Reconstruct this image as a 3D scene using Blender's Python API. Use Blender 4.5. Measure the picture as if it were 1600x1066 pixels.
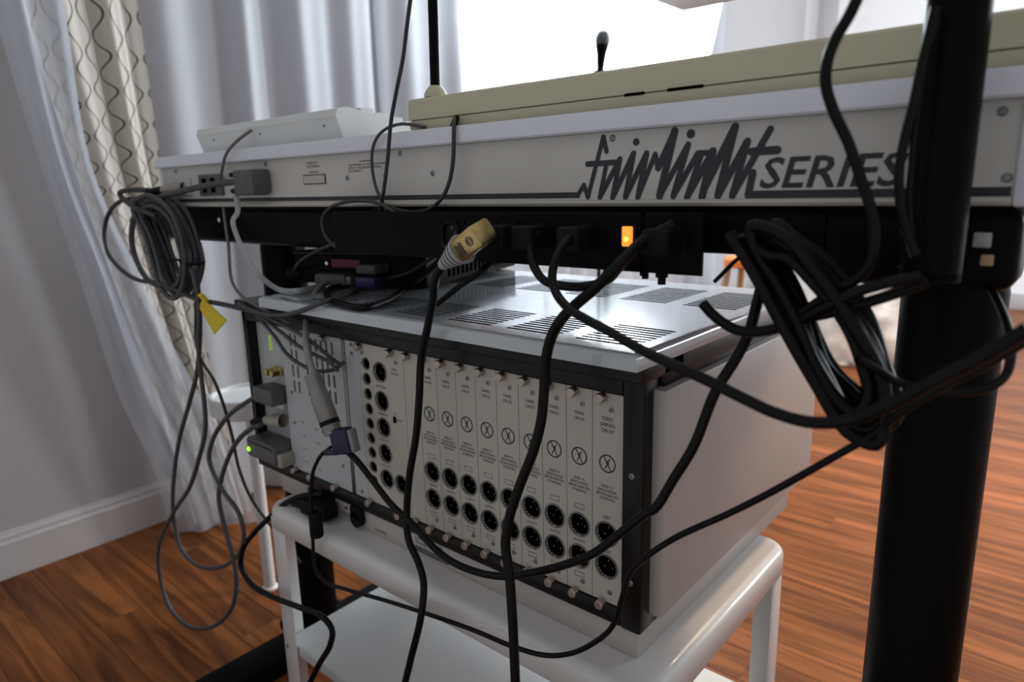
import bpy, bmesh, math, random
from mathutils import Vector, Matrix
from mathutils.geometry import tessellate_polygon

for o in list(bpy.data.objects):
    bpy.data.objects.remove(o)
SC = bpy.context.scene
COL = SC.collection
R = math.radians
random.seed(7)

# ------------------------------------------------------------------ camera
CAM_POS = (0.0, 0.0, 0.88)
YAW, PITCH, ROLL, FPX = R(130.75), R(-12.6), R(-1.4), 1073.0
fw = Vector((math.cos(PITCH) * math.cos(YAW), math.cos(PITCH) * math.sin(YAW), math.sin(PITCH)))
rt = fw.cross(Vector((0, 0, 1))).normalized()
up = rt.cross(fw)
rr = math.cos(ROLL) * rt + math.sin(ROLL) * up
uu = -math.sin(ROLL) * rt + math.cos(ROLL) * up
cam_data = bpy.data.cameras.new('camera')
cam_data.sensor_width = 36.0
cam_data.lens = FPX / 1600 * 36.0
cam_data.clip_start = 0.01
cam_data.dof.use_dof = True
cam_data.dof.focus_distance = 0.72
cam_data.dof.aperture_fstop = 5.0
cam = bpy.data.objects.new('camera', cam_data)
COL.objects.link(cam)
M = Matrix((rr, uu, -fw)).transposed().to_4x4()
M.translation = CAM_POS
cam.matrix_world = M
SC.camera = cam

# ------------------------------------------------------------------ world, exposure
world = bpy.data.worlds.new('world')
SC.world = world
world.use_nodes = True
bg = world.node_tree.nodes['Background']
bg.inputs[0].default_value = (0.97, 0.97, 1.0, 1)
bg.inputs[1].default_value = 0.40
SC.view_settings.view_transform = 'Standard'
SC.view_settings.look = 'None'
SC.view_settings.gamma = 1.0
SC.view_settings.use_curve_mapping = False
SC.view_settings.exposure = 0.0
UMBRELLA_GLOW = 18.0

# unseen warm lamp added to brighten the right-hand floor (housing built further down)
LAMP_POS = (0.0, 2.35, 2.36)
ld = bpy.data.lights.new('fill_lamp_light', 'AREA')
ld.shape = 'DISK'; ld.size = 0.34; ld.energy = 33.0; ld.color = (1.0, 0.76, 0.52); ld.spread = R(105)
lamp = bpy.data.objects.new('fill_lamp_light', ld)
lamp.location = LAMP_POS
COL.objects.link(lamp)
# added area light behind an unseen window, brightening the far walls
wd = bpy.data.lights.new('window_fill_light', 'AREA')
wd.shape = 'RECTANGLE'; wd.size = 1.3; wd.size_y = 1.2; wd.energy = 150.0; wd.color = (0.84, 0.93, 1.0)
wl = bpy.data.objects.new('window_fill_light', wd)
wl.location = (1.80, 4.45, 1.45); wl.rotation_euler = (0, R(90), 0)
COL.objects.link(wl)

# ------------------------------------------------------------------ materials
MATS = {}
def mat(name, col, rough=0.5, metal=0.0, var=0.06, scale=60.0, bump=0.0, emit=None, estr=0.0, alpha=None, spec=None, coat=0.0):
    m = bpy.data.materials.new(name)
    m.use_nodes = True
    nt = m.node_tree
    b = nt.nodes['Principled BSDF']
    b.inputs['Roughness'].default_value = rough
    b.inputs['Metallic'].default_value = metal
    if spec is not None:
        b.inputs['Specular IOR Level'].default_value = spec
    if coat:
        b.inputs['Coat Weight'].default_value = coat
        b.inputs['Coat Roughness'].default_value = 0.06
    tc = nt.nodes.new('ShaderNodeTexCoord')
    nz = nt.nodes.new('ShaderNodeTexNoise')
    nz.inputs['Scale'].default_value = scale
    nz.inputs['Detail'].default_value = 3.0
    nt.links.new(tc.outputs['Object'], nz.inputs['Vector'])
    ramp = nt.nodes.new('ShaderNodeValToRGB')
    ramp.color_ramp.elements[0].position = 0.3
    ramp.color_ramp.elements[1].position = 0.7
    ramp.color_ramp.elements[0].color = tuple(c * (1 - var) for c in col) + (1,)
    ramp.color_ramp.elements[1].color = tuple(min(1, c * (1 + var)) for c in col) + (1,)
    nt.links.new(nz.outputs['Fac'], ramp.inputs['Fac'])
    nt.links.new(ramp.outputs['Color'], b.inputs['Base Color'])
    if bump:
        bp = nt.nodes.new('ShaderNodeBump')
        bp.inputs['Strength'].default_value = bump
        bp.inputs['Distance'].default_value = 0.001
        nt.links.new(nz.outputs['Fac'], bp.inputs['Height'])
        nt.links.new(bp.outputs['Normal'], b.inputs['Normal'])
    if emit:
        b.inputs['Emission Color'].default_value = tuple(emit) + (1,)
        b.inputs['Emission Strength'].default_value = estr
    if alpha is not None:
        b.inputs['Alpha'].default_value = alpha
    MATS[name] = m
    return m

mat('panel_cream', (0.50, 0.475, 0.42), 0.45, var=0.03, scale=25)
mat('panel_cool', (0.47, 0.49, 0.50), 0.45, var=0.03, scale=25)
mat('kbd_panel', (0.57, 0.555, 0.52), 0.45, var=0.03, scale=20)
mat('rail_white', (0.72, 0.74, 0.80), 0.35, var=0.02, scale=20)
mat('case_cream', (0.56, 0.53, 0.39), 0.5, var=0.06, scale=9)
mat('seam_dark', (0.20, 0.175, 0.12), 0.6, var=0.05)
mat('case_white', (0.70, 0.72, 0.71), 0.5, var=0.03, scale=12)
mat('cover_grey', (0.50, 0.54, 0.57), 0.14, var=0.03, scale=14, coat=0.8)
mat('side_white', (0.46, 0.425, 0.40), 0.4, var=0.03, scale=8)
mat('cart_white', (0.70, 0.685, 0.67), 0.28, var=0.03, scale=10, coat=0.3)
mat('shelf_white', (0.55, 0.57, 0.57), 0.42, var=0.03, scale=6)
mat('black_paint', (0.0025, 0.0025, 0.0028), 0.40, var=0.15, scale=40, spec=0.07)
mat('black_frame', (0.006, 0.0055, 0.0055), 0.32, var=0.15, scale=40, spec=0.3)
mat('black_matte', (0.0055, 0.0055, 0.006), 0.6, var=0.15, scale=80, spec=0.15)
mat('black_void', (0.003, 0.003, 0.003), 0.9, spec=0.0)
mat('rubber_black', (0.0035, 0.0035, 0.004), 0.40, var=0.12, scale=120, spec=0.18)
mat('rubber_grey', (0.055, 0.058, 0.062), 0.5, var=0.1, scale=120)
mat('rubber_light', (0.26, 0.265, 0.27), 0.5, var=0.08, scale=120)
mat('rubber_taupe', (0.16, 0.145, 0.14), 0.5, var=0.08, scale=120)
mat('rubber_dim', (0.030, 0.030, 0.031), 0.5, var=0.1, scale=120)
mat('ribbon_grey', (0.36, 0.38, 0.39), 0.5, var=0.08, scale=120)
mat('print_dark', (0.016, 0.020, 0.026), 0.5, var=0.05)
mat('print_fine', (0.05, 0.05, 0.05), 0.6, var=0.05)
mat('chrome', (0.62, 0.62, 0.62), 0.22, 1.0, var=0.05)
mat('gold', (0.58, 0.46, 0.20), 0.28, 1.0, var=0.12, scale=200)
mat('brass_screw', (0.50, 0.42, 0.37), 0.38, 1.0, var=0.1, scale=300)
mat('steel_dark', (0.25, 0.25, 0.25), 0.35, 1.0, var=0.1)
mat('plug_grey', (0.095, 0.095, 0.092), 0.5, var=0.08)
mat('plug_beige', (0.34, 0.32, 0.27), 0.5, var=0.08)
mat('plug_silver', (0.26, 0.25, 0.235), 0.38, 0.35, var=0.08)
mat('plug_blue', (0.007, 0.008, 0.042), 0.45, var=0.08)
mat('plug_purple', (0.045, 0.030, 0.14), 0.45, var=0.08)
mat('socket_red', (0.18, 0.03, 0.055), 0.5, var=0.08)
mat('tag_yellow', (0.75, 0.56, 0.02), 0.6, var=0.08)
mat('label_paper', (0.42, 0.42, 0.44), 0.6, var=0.10, scale=220)
mat('label_white', (0.70, 0.70, 0.68), 0.6, var=0.05)
mat('switch_lit', (0.9, 0.35, 0.05), 0.3, emit=(1.0, 0.27, 0.03), estr=1.3)
mat('switch_core', (1.0, 0.6, 0.1), 0.3, emit=(1.0, 0.55, 0.06), estr=2.6)
mat('led_green', (0.3, 0.9, 0.05), 0.3, emit=(0.42, 1.0, 0.02), estr=1.1)
mat('led_dim', (0.3, 0.5, 0.05), 0.3, emit=(0.55, 0.8, 0.05), estr=0.35)
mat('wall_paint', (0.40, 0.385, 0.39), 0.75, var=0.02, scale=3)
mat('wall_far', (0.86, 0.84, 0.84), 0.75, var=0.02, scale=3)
mat('trim_white', (0.48, 0.45, 0.45), 0.45, var=0.02, scale=6)
mat('ceiling_white', (0.80, 0.79, 0.78), 0.8, var=0.02, scale=3)
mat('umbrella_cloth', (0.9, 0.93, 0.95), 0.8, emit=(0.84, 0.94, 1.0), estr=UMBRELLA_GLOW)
mat('table_white', (0.68, 0.68, 0.68), 0.4, var=0.03)
mat('mic_grille', (0.10, 0.11, 0.12), 0.5, 0.5, var=0.3, scale=400)
mat('blanket', (0.50, 0.48, 0.485), 0.9, var=0.22, scale=14, bump=0.4)
mat('wood_orange', (0.85, 0.22, 0.03), 0.4, var=0.1, scale=12)
mat('wood_tan', (0.50, 0.33, 0.20), 0.5, var=0.1, scale=12)
mat('monitor_shell', (0.45, 0.40, 0.40), 0.5, var=0.03)

def fabric_mat(name, col, trans, alpha, wave=False):
    m = bpy.data.materials.new(name)
    m.use_nodes = True
    nt = m.node_tree
    b = nt.nodes['Principled BSDF']
    out = nt.nodes['Material Output']
    b.inputs['Roughness'].default_value = 0.85
    b.inputs['Specular IOR Level'].default_value = 0.15
    tr = nt.nodes.new('ShaderNodeBsdfTranslucent')
    tp = nt.nodes.new('ShaderNodeBsdfTransparent')
    m1 = nt.nodes.new('ShaderNodeMixShader'); m1.inputs[0].default_value = trans
    m2 = nt.nodes.new('ShaderNodeMixShader'); m2.inputs[0].default_value = alpha
    nt.links.new(b.outputs[0], m1.inputs[1]); nt.links.new(tr.outputs[0], m1.inputs[2])
    nt.links.new(m1.outputs[0], m2.inputs[1]); nt.links.new(tp.outputs[0], m2.inputs[2])
    nt.links.new(m2.outputs[0], out.inputs['Surface'])
    uv = nt.nodes.new('ShaderNodeTexCoord')
    wv = nt.nodes.new('ShaderNodeTexNoise'); wv.inputs['Scale'].default_value = 240
    nt.links.new(uv.outputs['Object'], wv.inputs['Vector'])
    mx = nt.nodes.new('ShaderNodeMix'); mx.data_type = 'RGBA'
    mx.inputs[6].default_value = tuple(c * 0.95 for c in col) + (1,)
    mx.inputs[7].default_value = tuple(min(1, c * 1.05) for c in col) + (1,)
    nt.links.new(wv.outputs['Fac'], mx.inputs[0])
    last = mx.outputs[2]
    if wave:                       # printed wavy lines running down the cloth (UV: u across, v metres down)
        sep = nt.nodes.new('ShaderNodeSeparateXYZ')
        nt.links.new(uv.outputs['UV'], sep.inputs[0])
        def math_n(op, a, b_=None):
            n = nt.nodes.new('ShaderNodeMath'); n.operation = op
            for i, v in enumerate((a, b_)):
                if v is None: continue
                if isinstance(v, (int, float)): n.inputs[i].default_value = v
                else: nt.links.new(v, n.inputs[i])
            return n.outputs[0]
        cell = math_n('MULTIPLY', sep.outputs[0], 1 / 0.066)
        idx = math_n('FLOOR', cell)
        par = math_n('SUBTRACT', math_n('MULTIPLY', math_n('MODULO', idx, 2.0), 2.0), 1.0)
        s = math_n('SINE', math_n('MULTIPLY', sep.outputs[1], 2 * math.pi / 0.100))
        off = math_n('MULTIPLY', math_n('MULTIPLY', s, par), 0.33)
        fr = math_n('SUBTRACT', math_n('FRACT', cell), 0.5)
        d = math_n('ABSOLUTE', math_n('SUBTRACT', fr, off))
        line = math_n('LESS_THAN', d, 0.055)
        mx2 = nt.nodes.new('ShaderNodeMix'); mx2.data_type = 'RGBA'
        mx2.inputs[7].default_value = (0.11, 0.092, 0.068, 1)
        nt.links.new(line, mx2.inputs[0]); nt.links.new(last, mx2.inputs[6])
        last = mx2.outputs[2]
    nt.links.new(last, b.inputs['Base Color']); nt.links.new(last, tr.inputs[0])
    MATS[name] = m
fabric_mat('cloth_pattern', (0.70, 0.66, 0.60), 0.30, 0.0, wave=True)
fabric_mat('cloth_sheer', (0.62, 0.66, 0.74), 0.35, 0.45)
fabric_mat('cloth_white', (0.60, 0.61, 0.64), 0.42, 0.0)

def wood_floor_mat():
    m = bpy.data.materials.new('floor_oak')
    m.use_nodes = True
    nt = m.node_tree
    b = nt.nodes['Principled BSDF']
    b.inputs['Roughness'].default_value = 0.40
    b.inputs['Specular IOR Level'].default_value = 0.13
    tc = nt.nodes.new('ShaderNodeTexCoord')
    oi = nt.nodes.new('ShaderNodeObjectInfo')
    ad = nt.nodes.new('ShaderNodeVectorMath'); ad.operation = 'ADD'
    sc = nt.nodes.new('ShaderNodeVectorMath'); sc.operation = 'MULTIPLY'
    sc.inputs[1].default_value = (1.1, 15.0, 15.0)
    ml = nt.nodes.new('ShaderNodeMath'); ml.operation = 'MULTIPLY'; ml.inputs[1].default_value = 40
    nt.links.new(oi.outputs['Random'], ml.inputs[0])
    nt.links.new(tc.outputs['Object'], ad.inputs[0]); nt.links.new(ml.outputs[0], ad.inputs[1])
    nt.links.new(ad.outputs[0], sc.inputs[0])
    nz = nt.nodes.new('ShaderNodeTexNoise')
    nz.inputs['Scale'].default_value = 1.3; nz.inputs['Detail'].default_value = 5; nz.inputs['Distortion'].default_value = 2.2
    nt.links.new(sc.outputs[0], nz.inputs['Vector'])
    rp = nt.nodes.new('ShaderNodeValToRGB')
    e = rp.color_ramp.elements
    e[0].position = 0.30; e[0].color = (0.080, 0.026, 0.008, 1)
    e[1].position = 0.62; e[1].color = (0.225, 0.078, 0.022, 1)
    x = rp.color_ramp.elements.new(0.45); x.color = (0.130, 0.042, 0.0115, 1)
    nt.links.new(nz.outputs['Fac'], rp.inputs['Fac'])
    hv = nt.nodes.new('ShaderNodeHueSaturation')
    mr = nt.nodes.new('ShaderNodeMapRange')
    mr.inputs[3].default_value = 0.85; mr.inputs[4].default_value = 1.15
    nt.links.new(oi.outputs['Random'], mr.inputs[0]); nt.links.new(mr.outputs[0], hv.inputs['Value'])
    nt.links.new(rp.outputs['Color'], hv.inputs['Color'])
    nt.links.new(hv.outputs['Color'], b.inputs['Base Color'])
    bp = nt.nodes.new('ShaderNodeBump'); bp.inputs['Strength'].default_value = 0.12; bp.inputs['Distance'].default_value = 0.001
    nt.links.new(nz.outputs['Fac'], bp.inputs['Height']); nt.links.new(bp.outputs['Normal'], b.inputs['Normal'])
    MATS['floor_oak'] = m
wood_floor_mat()

# ------------------------------------------------------------------ mesh helpers
class MB:
    """collects geometry for ONE mesh object"""
    def __init__(self):
        self.v, self.f, self.mi, self.mats = [], [], [], []
    def _m(self, m):
        if m not in self.mats: self.mats.append(m)
        return self.mats.index(m)
    def add(self, vs, fs, m):
        k = len(self.v); i = self._m(m)
        self.v += [tuple(v) for v in vs]
        for f in fs:
            self.f.append(tuple(k + a for a in f)); self.mi.append(i)
        return self
    def box(self, a, b, m, bevel=0.0, seg=2):
        x0, x1 = sorted((a[0], b[0])); y0, y1 = sorted((a[1], b[1])); z0, z1 = sorted((a[2], b[2]))
        if bevel <= 0:
            vs = [(x0,y0,z0),(x1,y0,z0),(x1,y1,z0),(x0,y1,z0),(x0,y0,z1),(x1,y0,z1),(x1,y1,z1),(x0,y1,z1)]
            return self.add(vs, [(0,3,2,1),(4,5,6,7),(0,1,5,4),(1,2,6,5),(2,3,7,6),(3,0,4,7)], m)
        bm = bmesh.new()
        bmesh.ops.create_cube(bm, size=1)
        for v in bm.verts:
            v.co = Vector((x0 + (v.co.x + .5) * (x1 - x0), y0 + (v.co.y + .5) * (y1 - y0), z0 + (v.co.z + .5) * (z1 - z0)))
        bmesh.ops.bevel(bm, geom=bm.edges[:], offset=bevel, segments=seg, profile=0.5, affect='EDGES')
        return self.bm(bm, m)
    def bm(self, bm, m):
        bm.verts.index_update()
        self.add([v.co[:] for v in bm.verts], [[v.index for v in f.verts] for f in bm.faces], m)
        bm.free()
        return self
    def cyl(self, p, q, r, m, n=16, r2=None, caps=True):
        p, q = Vector(p), Vector(q); d = (q - p).normalized()
        a = d.orthogonal().normalized(); b = d.cross(a); r2 = r if r2 is None else r2
        vs = []
        for c, ra in ((p, r), (q, r2)):
            for i in range(n):
                t = 2 * math.pi * i / n
                vs.append(c + ra * (math.cos(t) * a + math.sin(t) * b))
        fs = [(i, (i + 1) % n, n + (i + 1) % n, n + i) for i in range(n)]
        if caps: fs += [tuple(reversed(range(n))), tuple(range(n, 2 * n))]
        return self.add(vs, fs, m)
    def lathe(self, p, d, prof, m, n=20):
        """prof = [(distance along d, radius)...]"""
        p, d = Vector(p), Vector(d).normalized(); a = d.orthogonal().normalized(); b = d.cross(a)
        vs = []; fs = []
        for h, r in prof:
            for i in range(n):
                t = 2 * math.pi * i / n
                vs.append(p + h * d + max(r, 1e-5) * (math.cos(t) * a + math.sin(t) * b))
        for k in range(len(prof) - 1):
            for i in range(n):
                j = (i + 1) % n
                fs.append((k * n + i, k * n + j, (k + 1) * n + j, (k + 1) * n + i))
        return self.add(vs, fs, m)
    def prism(self, pts, axis, a, b, m):
        """polygon pts (2D, counter-clockwise seen from +axis) swept along axis from a to b"""
        def mk(u, v, w):
            return {0: (w, u, v), 1: (u, w, v), 2: (u, v, w)}[axis]
        n = len(pts)
        vs = [mk(p[0], p[1], a) for p in pts] + [mk(p[0], p[1], b) for p in pts]
        fs = [tuple(reversed(range(n))), tuple(range(n, 2 * n))] + [(i, (i + 1) % n, n + (i + 1) % n, n + i) for i in range(n)]
        return self.add(vs, fs, m)
    def tube(self, pts, r, m, n=10, flat=1.0, cap=True):
        pts = [Vector(p) for p in pts]
        T = [(pts[min(i + 1, len(pts) - 1)] - pts[max(i - 1, 0)]).normalized() for i in range(len(pts))]
        u = T[0].orthogonal().normalized()
        vs = []
        for i, p in enumerate(pts):
            u = (u - T[i] * u.dot(T[i])).normalized(); w = T[i].cross(u)
            ra = r[i] if isinstance(r, (list, tuple)) else r
            for k in range(n):
                t = 2 * math.pi * k / n
                vs.append(p + ra * (math.cos(t) * u + flat * math.sin(t) * w))
        fs = []
        for i in range(len(pts) - 1):
            for k in range(n):
                j = (k + 1) % n
                fs.append((i * n + k, i * n + j, (i + 1) * n + j, (i + 1) * n + k))
        if cap:
            fs += [tuple(reversed(range(n))), tuple(range((len(pts) - 1) * n, len(pts) * n))]
        return self.add(vs, fs, m)
    def build(self, name, parent=None, smooth=True, ang=35, origin=None):
        me = bpy.data.meshes.new(name)
        org = Vector(origin) if origin is not None else Vector((0, 0, 0))
        me.from_pydata([Vector(v) - org for v in self.v], [], self.f)
        for m in self.mats: me.materials.append(MATS[m])
        me.polygons.foreach_set('material_index', self.mi)
        bm = bmesh.new(); bm.from_mesh(me)
        bmesh.ops.recalc_face_normals(bm, faces=bm.faces[:])
        bm.to_mesh(me); bm.free()
        if smooth:
            me.polygons.foreach_set('use_smooth', [True] * len(me.polygons))
            me.set_sharp_from_angle(angle=R(ang))
        me.update()
        o = bpy.data.objects.new(name, me)
        COL.objects.link(o)
        o.location = org
        if parent is not None:
            o.parent = parent
            o.matrix_parent_inverse = Matrix.Identity(4)
            o.location = org - world_loc(parent)
        return o

def world_loc(o):
    l = Vector(o.location)
    while o.parent is not None:
        o = o.parent; l += Vector(o.location)
    return l

def tag(o, label, cat, group=None, kind=None):
    o['label'] = label; o['category'] = cat
    if group: o['group'] = group
    if kind: o['kind'] = kind
    return o

def thing(name, label, cat, loc=(0, 0, 0), group=None):
    o = bpy.data.objects.new(name, None)
    o.empty_display_size = 0.05
    COL.objects.link(o); o.location = loc
    return tag(o, label, cat, group)

def struct(o, label=None):
    o['kind'] = 'structure'
    if label: o['label'] = label
    return o

def spline(pts, per=8):
    """Catmull-Rom (centripetal) through points"""
    P = [Vector(p) for p in pts]
    P = [P[0] * 2 - P[1]] + P + [P[-1] * 2 - P[-2]]
    out = []
    for i in range(1, len(P) - 2):
        p0, p1, p2, p3 = P[i - 1:i + 3]
        t0 = 0; t1 = t0 + max((p1 - p0).length, 1e-6) ** .5; t2 = t1 + max((p2 - p1).length, 1e-6) ** .5; t3 = t2 + max((p3 - p2).length, 1e-6) ** .5
        for k in range(per):
            t = t1 + (t2 - t1) * k / per
            a1 = p0 * ((t1 - t) / (t1 - t0)) + p1 * ((t - t0) / (t1 - t0))
            a2 = p1 * ((t2 - t) / (t2 - t1)) + p2 * ((t - t1) / (t2 - t1))
            a3 = p2 * ((t3 - t) / (t3 - t2)) + p3 * ((t - t2) / (t3 - t2))
            b1 = a1 * ((t2 - t) / (t2 - t0)) + a2 * ((t - t0) / (t2 - t0))
            b2 = a2 * ((t3 - t) / (t3 - t1)) + a3 * ((t - t1) / (t3 - t1))
            out.append(b1 * ((t2 - t) / (t2 - t1)) + b2 * ((t - t1) / (t2 - t1)))
    out.append(P[-2])
    return out

def text_into(mb, body, x0, x1, zc, h, y, m, shear=0.0, align='C', fit=True, offset=0.0):
    """flat lettering on a wall facing -Y: fitted between x0..x1, cap height h, centred on zc"""
    cu = bpy.data.curves.new('t', 'FONT')
    cu.body = body; cu.size = 1.0; cu.shear = shear; cu.resolution_u = 2; cu.offset = offset
    ob = bpy.data.objects.new('t', cu)
    COL.objects.link(ob)
    dg = bpy.context.evaluated_depsgraph_get()
    me = bpy.data.meshes.new_from_object(ob.evaluated_get(dg))
    vs = [v.co.copy() for v in me.vertices]
    fs = [tuple(p.vertices) for p in me.polygons]
    bpy.data.objects.remove(ob); bpy.data.curves.remove(cu)
    bpy.data.meshes.remove(me)
    if not vs: return
    ax, bx = min(v.x for v in vs), max(v.x for v in vs)
    ay, by = min(v.y for v in vs), max(v.y for v in vs)
    sz = h / (by - ay)
    sx = (x1 - x0) / (bx - ax) if fit else sz
    w = (bx - ax) * sx
    xs = x0 if (fit or align == 'L') else (x0 + x1) / 2 - w / 2
    mb.add([(xs + (v.x - ax) * sx, y, zc + (v.y - (ay + by) / 2) * sz) for v in vs], fs, m)

def holed_panel(mb, x0, x1, z0, z1, y, t, m, holes):
    """front plate in the XZ plane at y (facing -Y), thickness t; holes: ('c',x,z,r) or ('r',x0,x1,z0,z1)"""
    loops = [[(x0, z0), (x1, z0), (x1, z1), (x0, z1)]]
    for h in holes:
        if h[0] == 'c':
            n = 20
            loops.append([(h[1] + h[3] * math.cos(-2 * math.pi * i / n), h[2] + h[3] * math.sin(-2 * math.pi * i / n)) for i in range(n)])
        else:
            loops.append([(h[1], h[3]), (h[1], h[4]), (h[2], h[4]), (h[2], h[3])])
    tri = tessellate_polygon([[Vector((p[0], p[1], 0)) for p in l] for l in loops])
    flat = [p for l in loops for p in l]
    N = len(flat)
    vs = [(p[0], y, p[1]) for p in flat] + [(p[0], y + t, p[1]) for p in flat]
    fs = [tuple(a) for a in tri] + [tuple(N + i for i in reversed(a)) for a in tri]
    k = 0
    for l in loops:
        n = len(l)
        for i in range(n):
            j = (i + 1) % n
            fs.append((k + i, k + j, N + k + j, N + k + i))
        k += n
    mb.add(vs, fs, m)

LOGO_STROKES = [(0.00224, [(-0.384, 0.8709), (-0.3766, 0.8807), (-0.3722, 0.8694), (-0.3553, 0.9228), (-0.3519, 0.9098)]), (0.00254, [(-0.3726, 0.8995), (-0.3411, 0.8998)]), (0.00224, [(-0.3521, 0.8981), (-0.3589, 0.8693)]), (0.00254, [(-0.3589, 0.8693), (-0.3377, 0.9025)]), (0.00254, [(-0.3377, 0.9025), (-0.3452, 0.8685)]), (0.00254, [(-0.3452, 0.8685), (-0.3238, 0.9068)]), (0.00254, [(-0.3238, 0.9068), (-0.3317, 0.869)]), (0.00254, [(-0.3317, 0.869), (-0.3109, 0.9062)]), (0.00268, [(-0.3109, 0.9062), (-0.3188, 0.8689)]), (0.00224, [(-0.3188, 0.8689), (-0.3025, 0.9049)]), (0.00239, [(-0.3025, 0.9049), (-0.2994, 0.8933)]), (0.00298, [(-0.2994, 0.8933), (-0.2847, 0.9227)]), (0.00343, [(-0.2847, 0.9227), (-0.2974, 0.8697)]), (0.00254, [(-0.2974, 0.8697), (-0.2721, 0.9112)]), (0.00268, [(-0.2721, 0.9112), (-0.2844, 0.8696)]), (0.00254, [(-0.2844, 0.8696), (-0.2633, 0.9035)]), (0.00239, [(-0.2633, 0.9039), (-0.2544, 0.9038)]), (0.00254, [(-0.2601, 0.9031), (-0.2717, 0.8685)]), (0.00283, [(-0.2717, 0.8685), (-0.2501, 0.9049)]), (0.00328, [(-0.2501, 0.9049), (-0.2581, 0.8689)]), (0.00328, [(-0.2559, 0.8765), (-0.2323, 0.9225)]), (0.00313, [(-0.2323, 0.9225), (-0.2443, 0.8696)]), (0.00298, [(-0.2443, 0.8696), (-0.2218, 0.9109)]), (0.00283, [(-0.2218, 0.9109), (-0.2321, 0.8693)]), (0.00268, [(-0.2321, 0.8693), (-0.2042, 0.9189)]), (0.00313, [(-0.2182, 0.9029), (-0.198, 0.9031)]), (0.00298, [(-0.2162, 0.8868), (-0.2191, 0.8697)])]
LOGO_DOTS = [((-0.3214, 0.9162), 0.0032), ((-0.27, 0.9197), 0.00373)]
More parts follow.
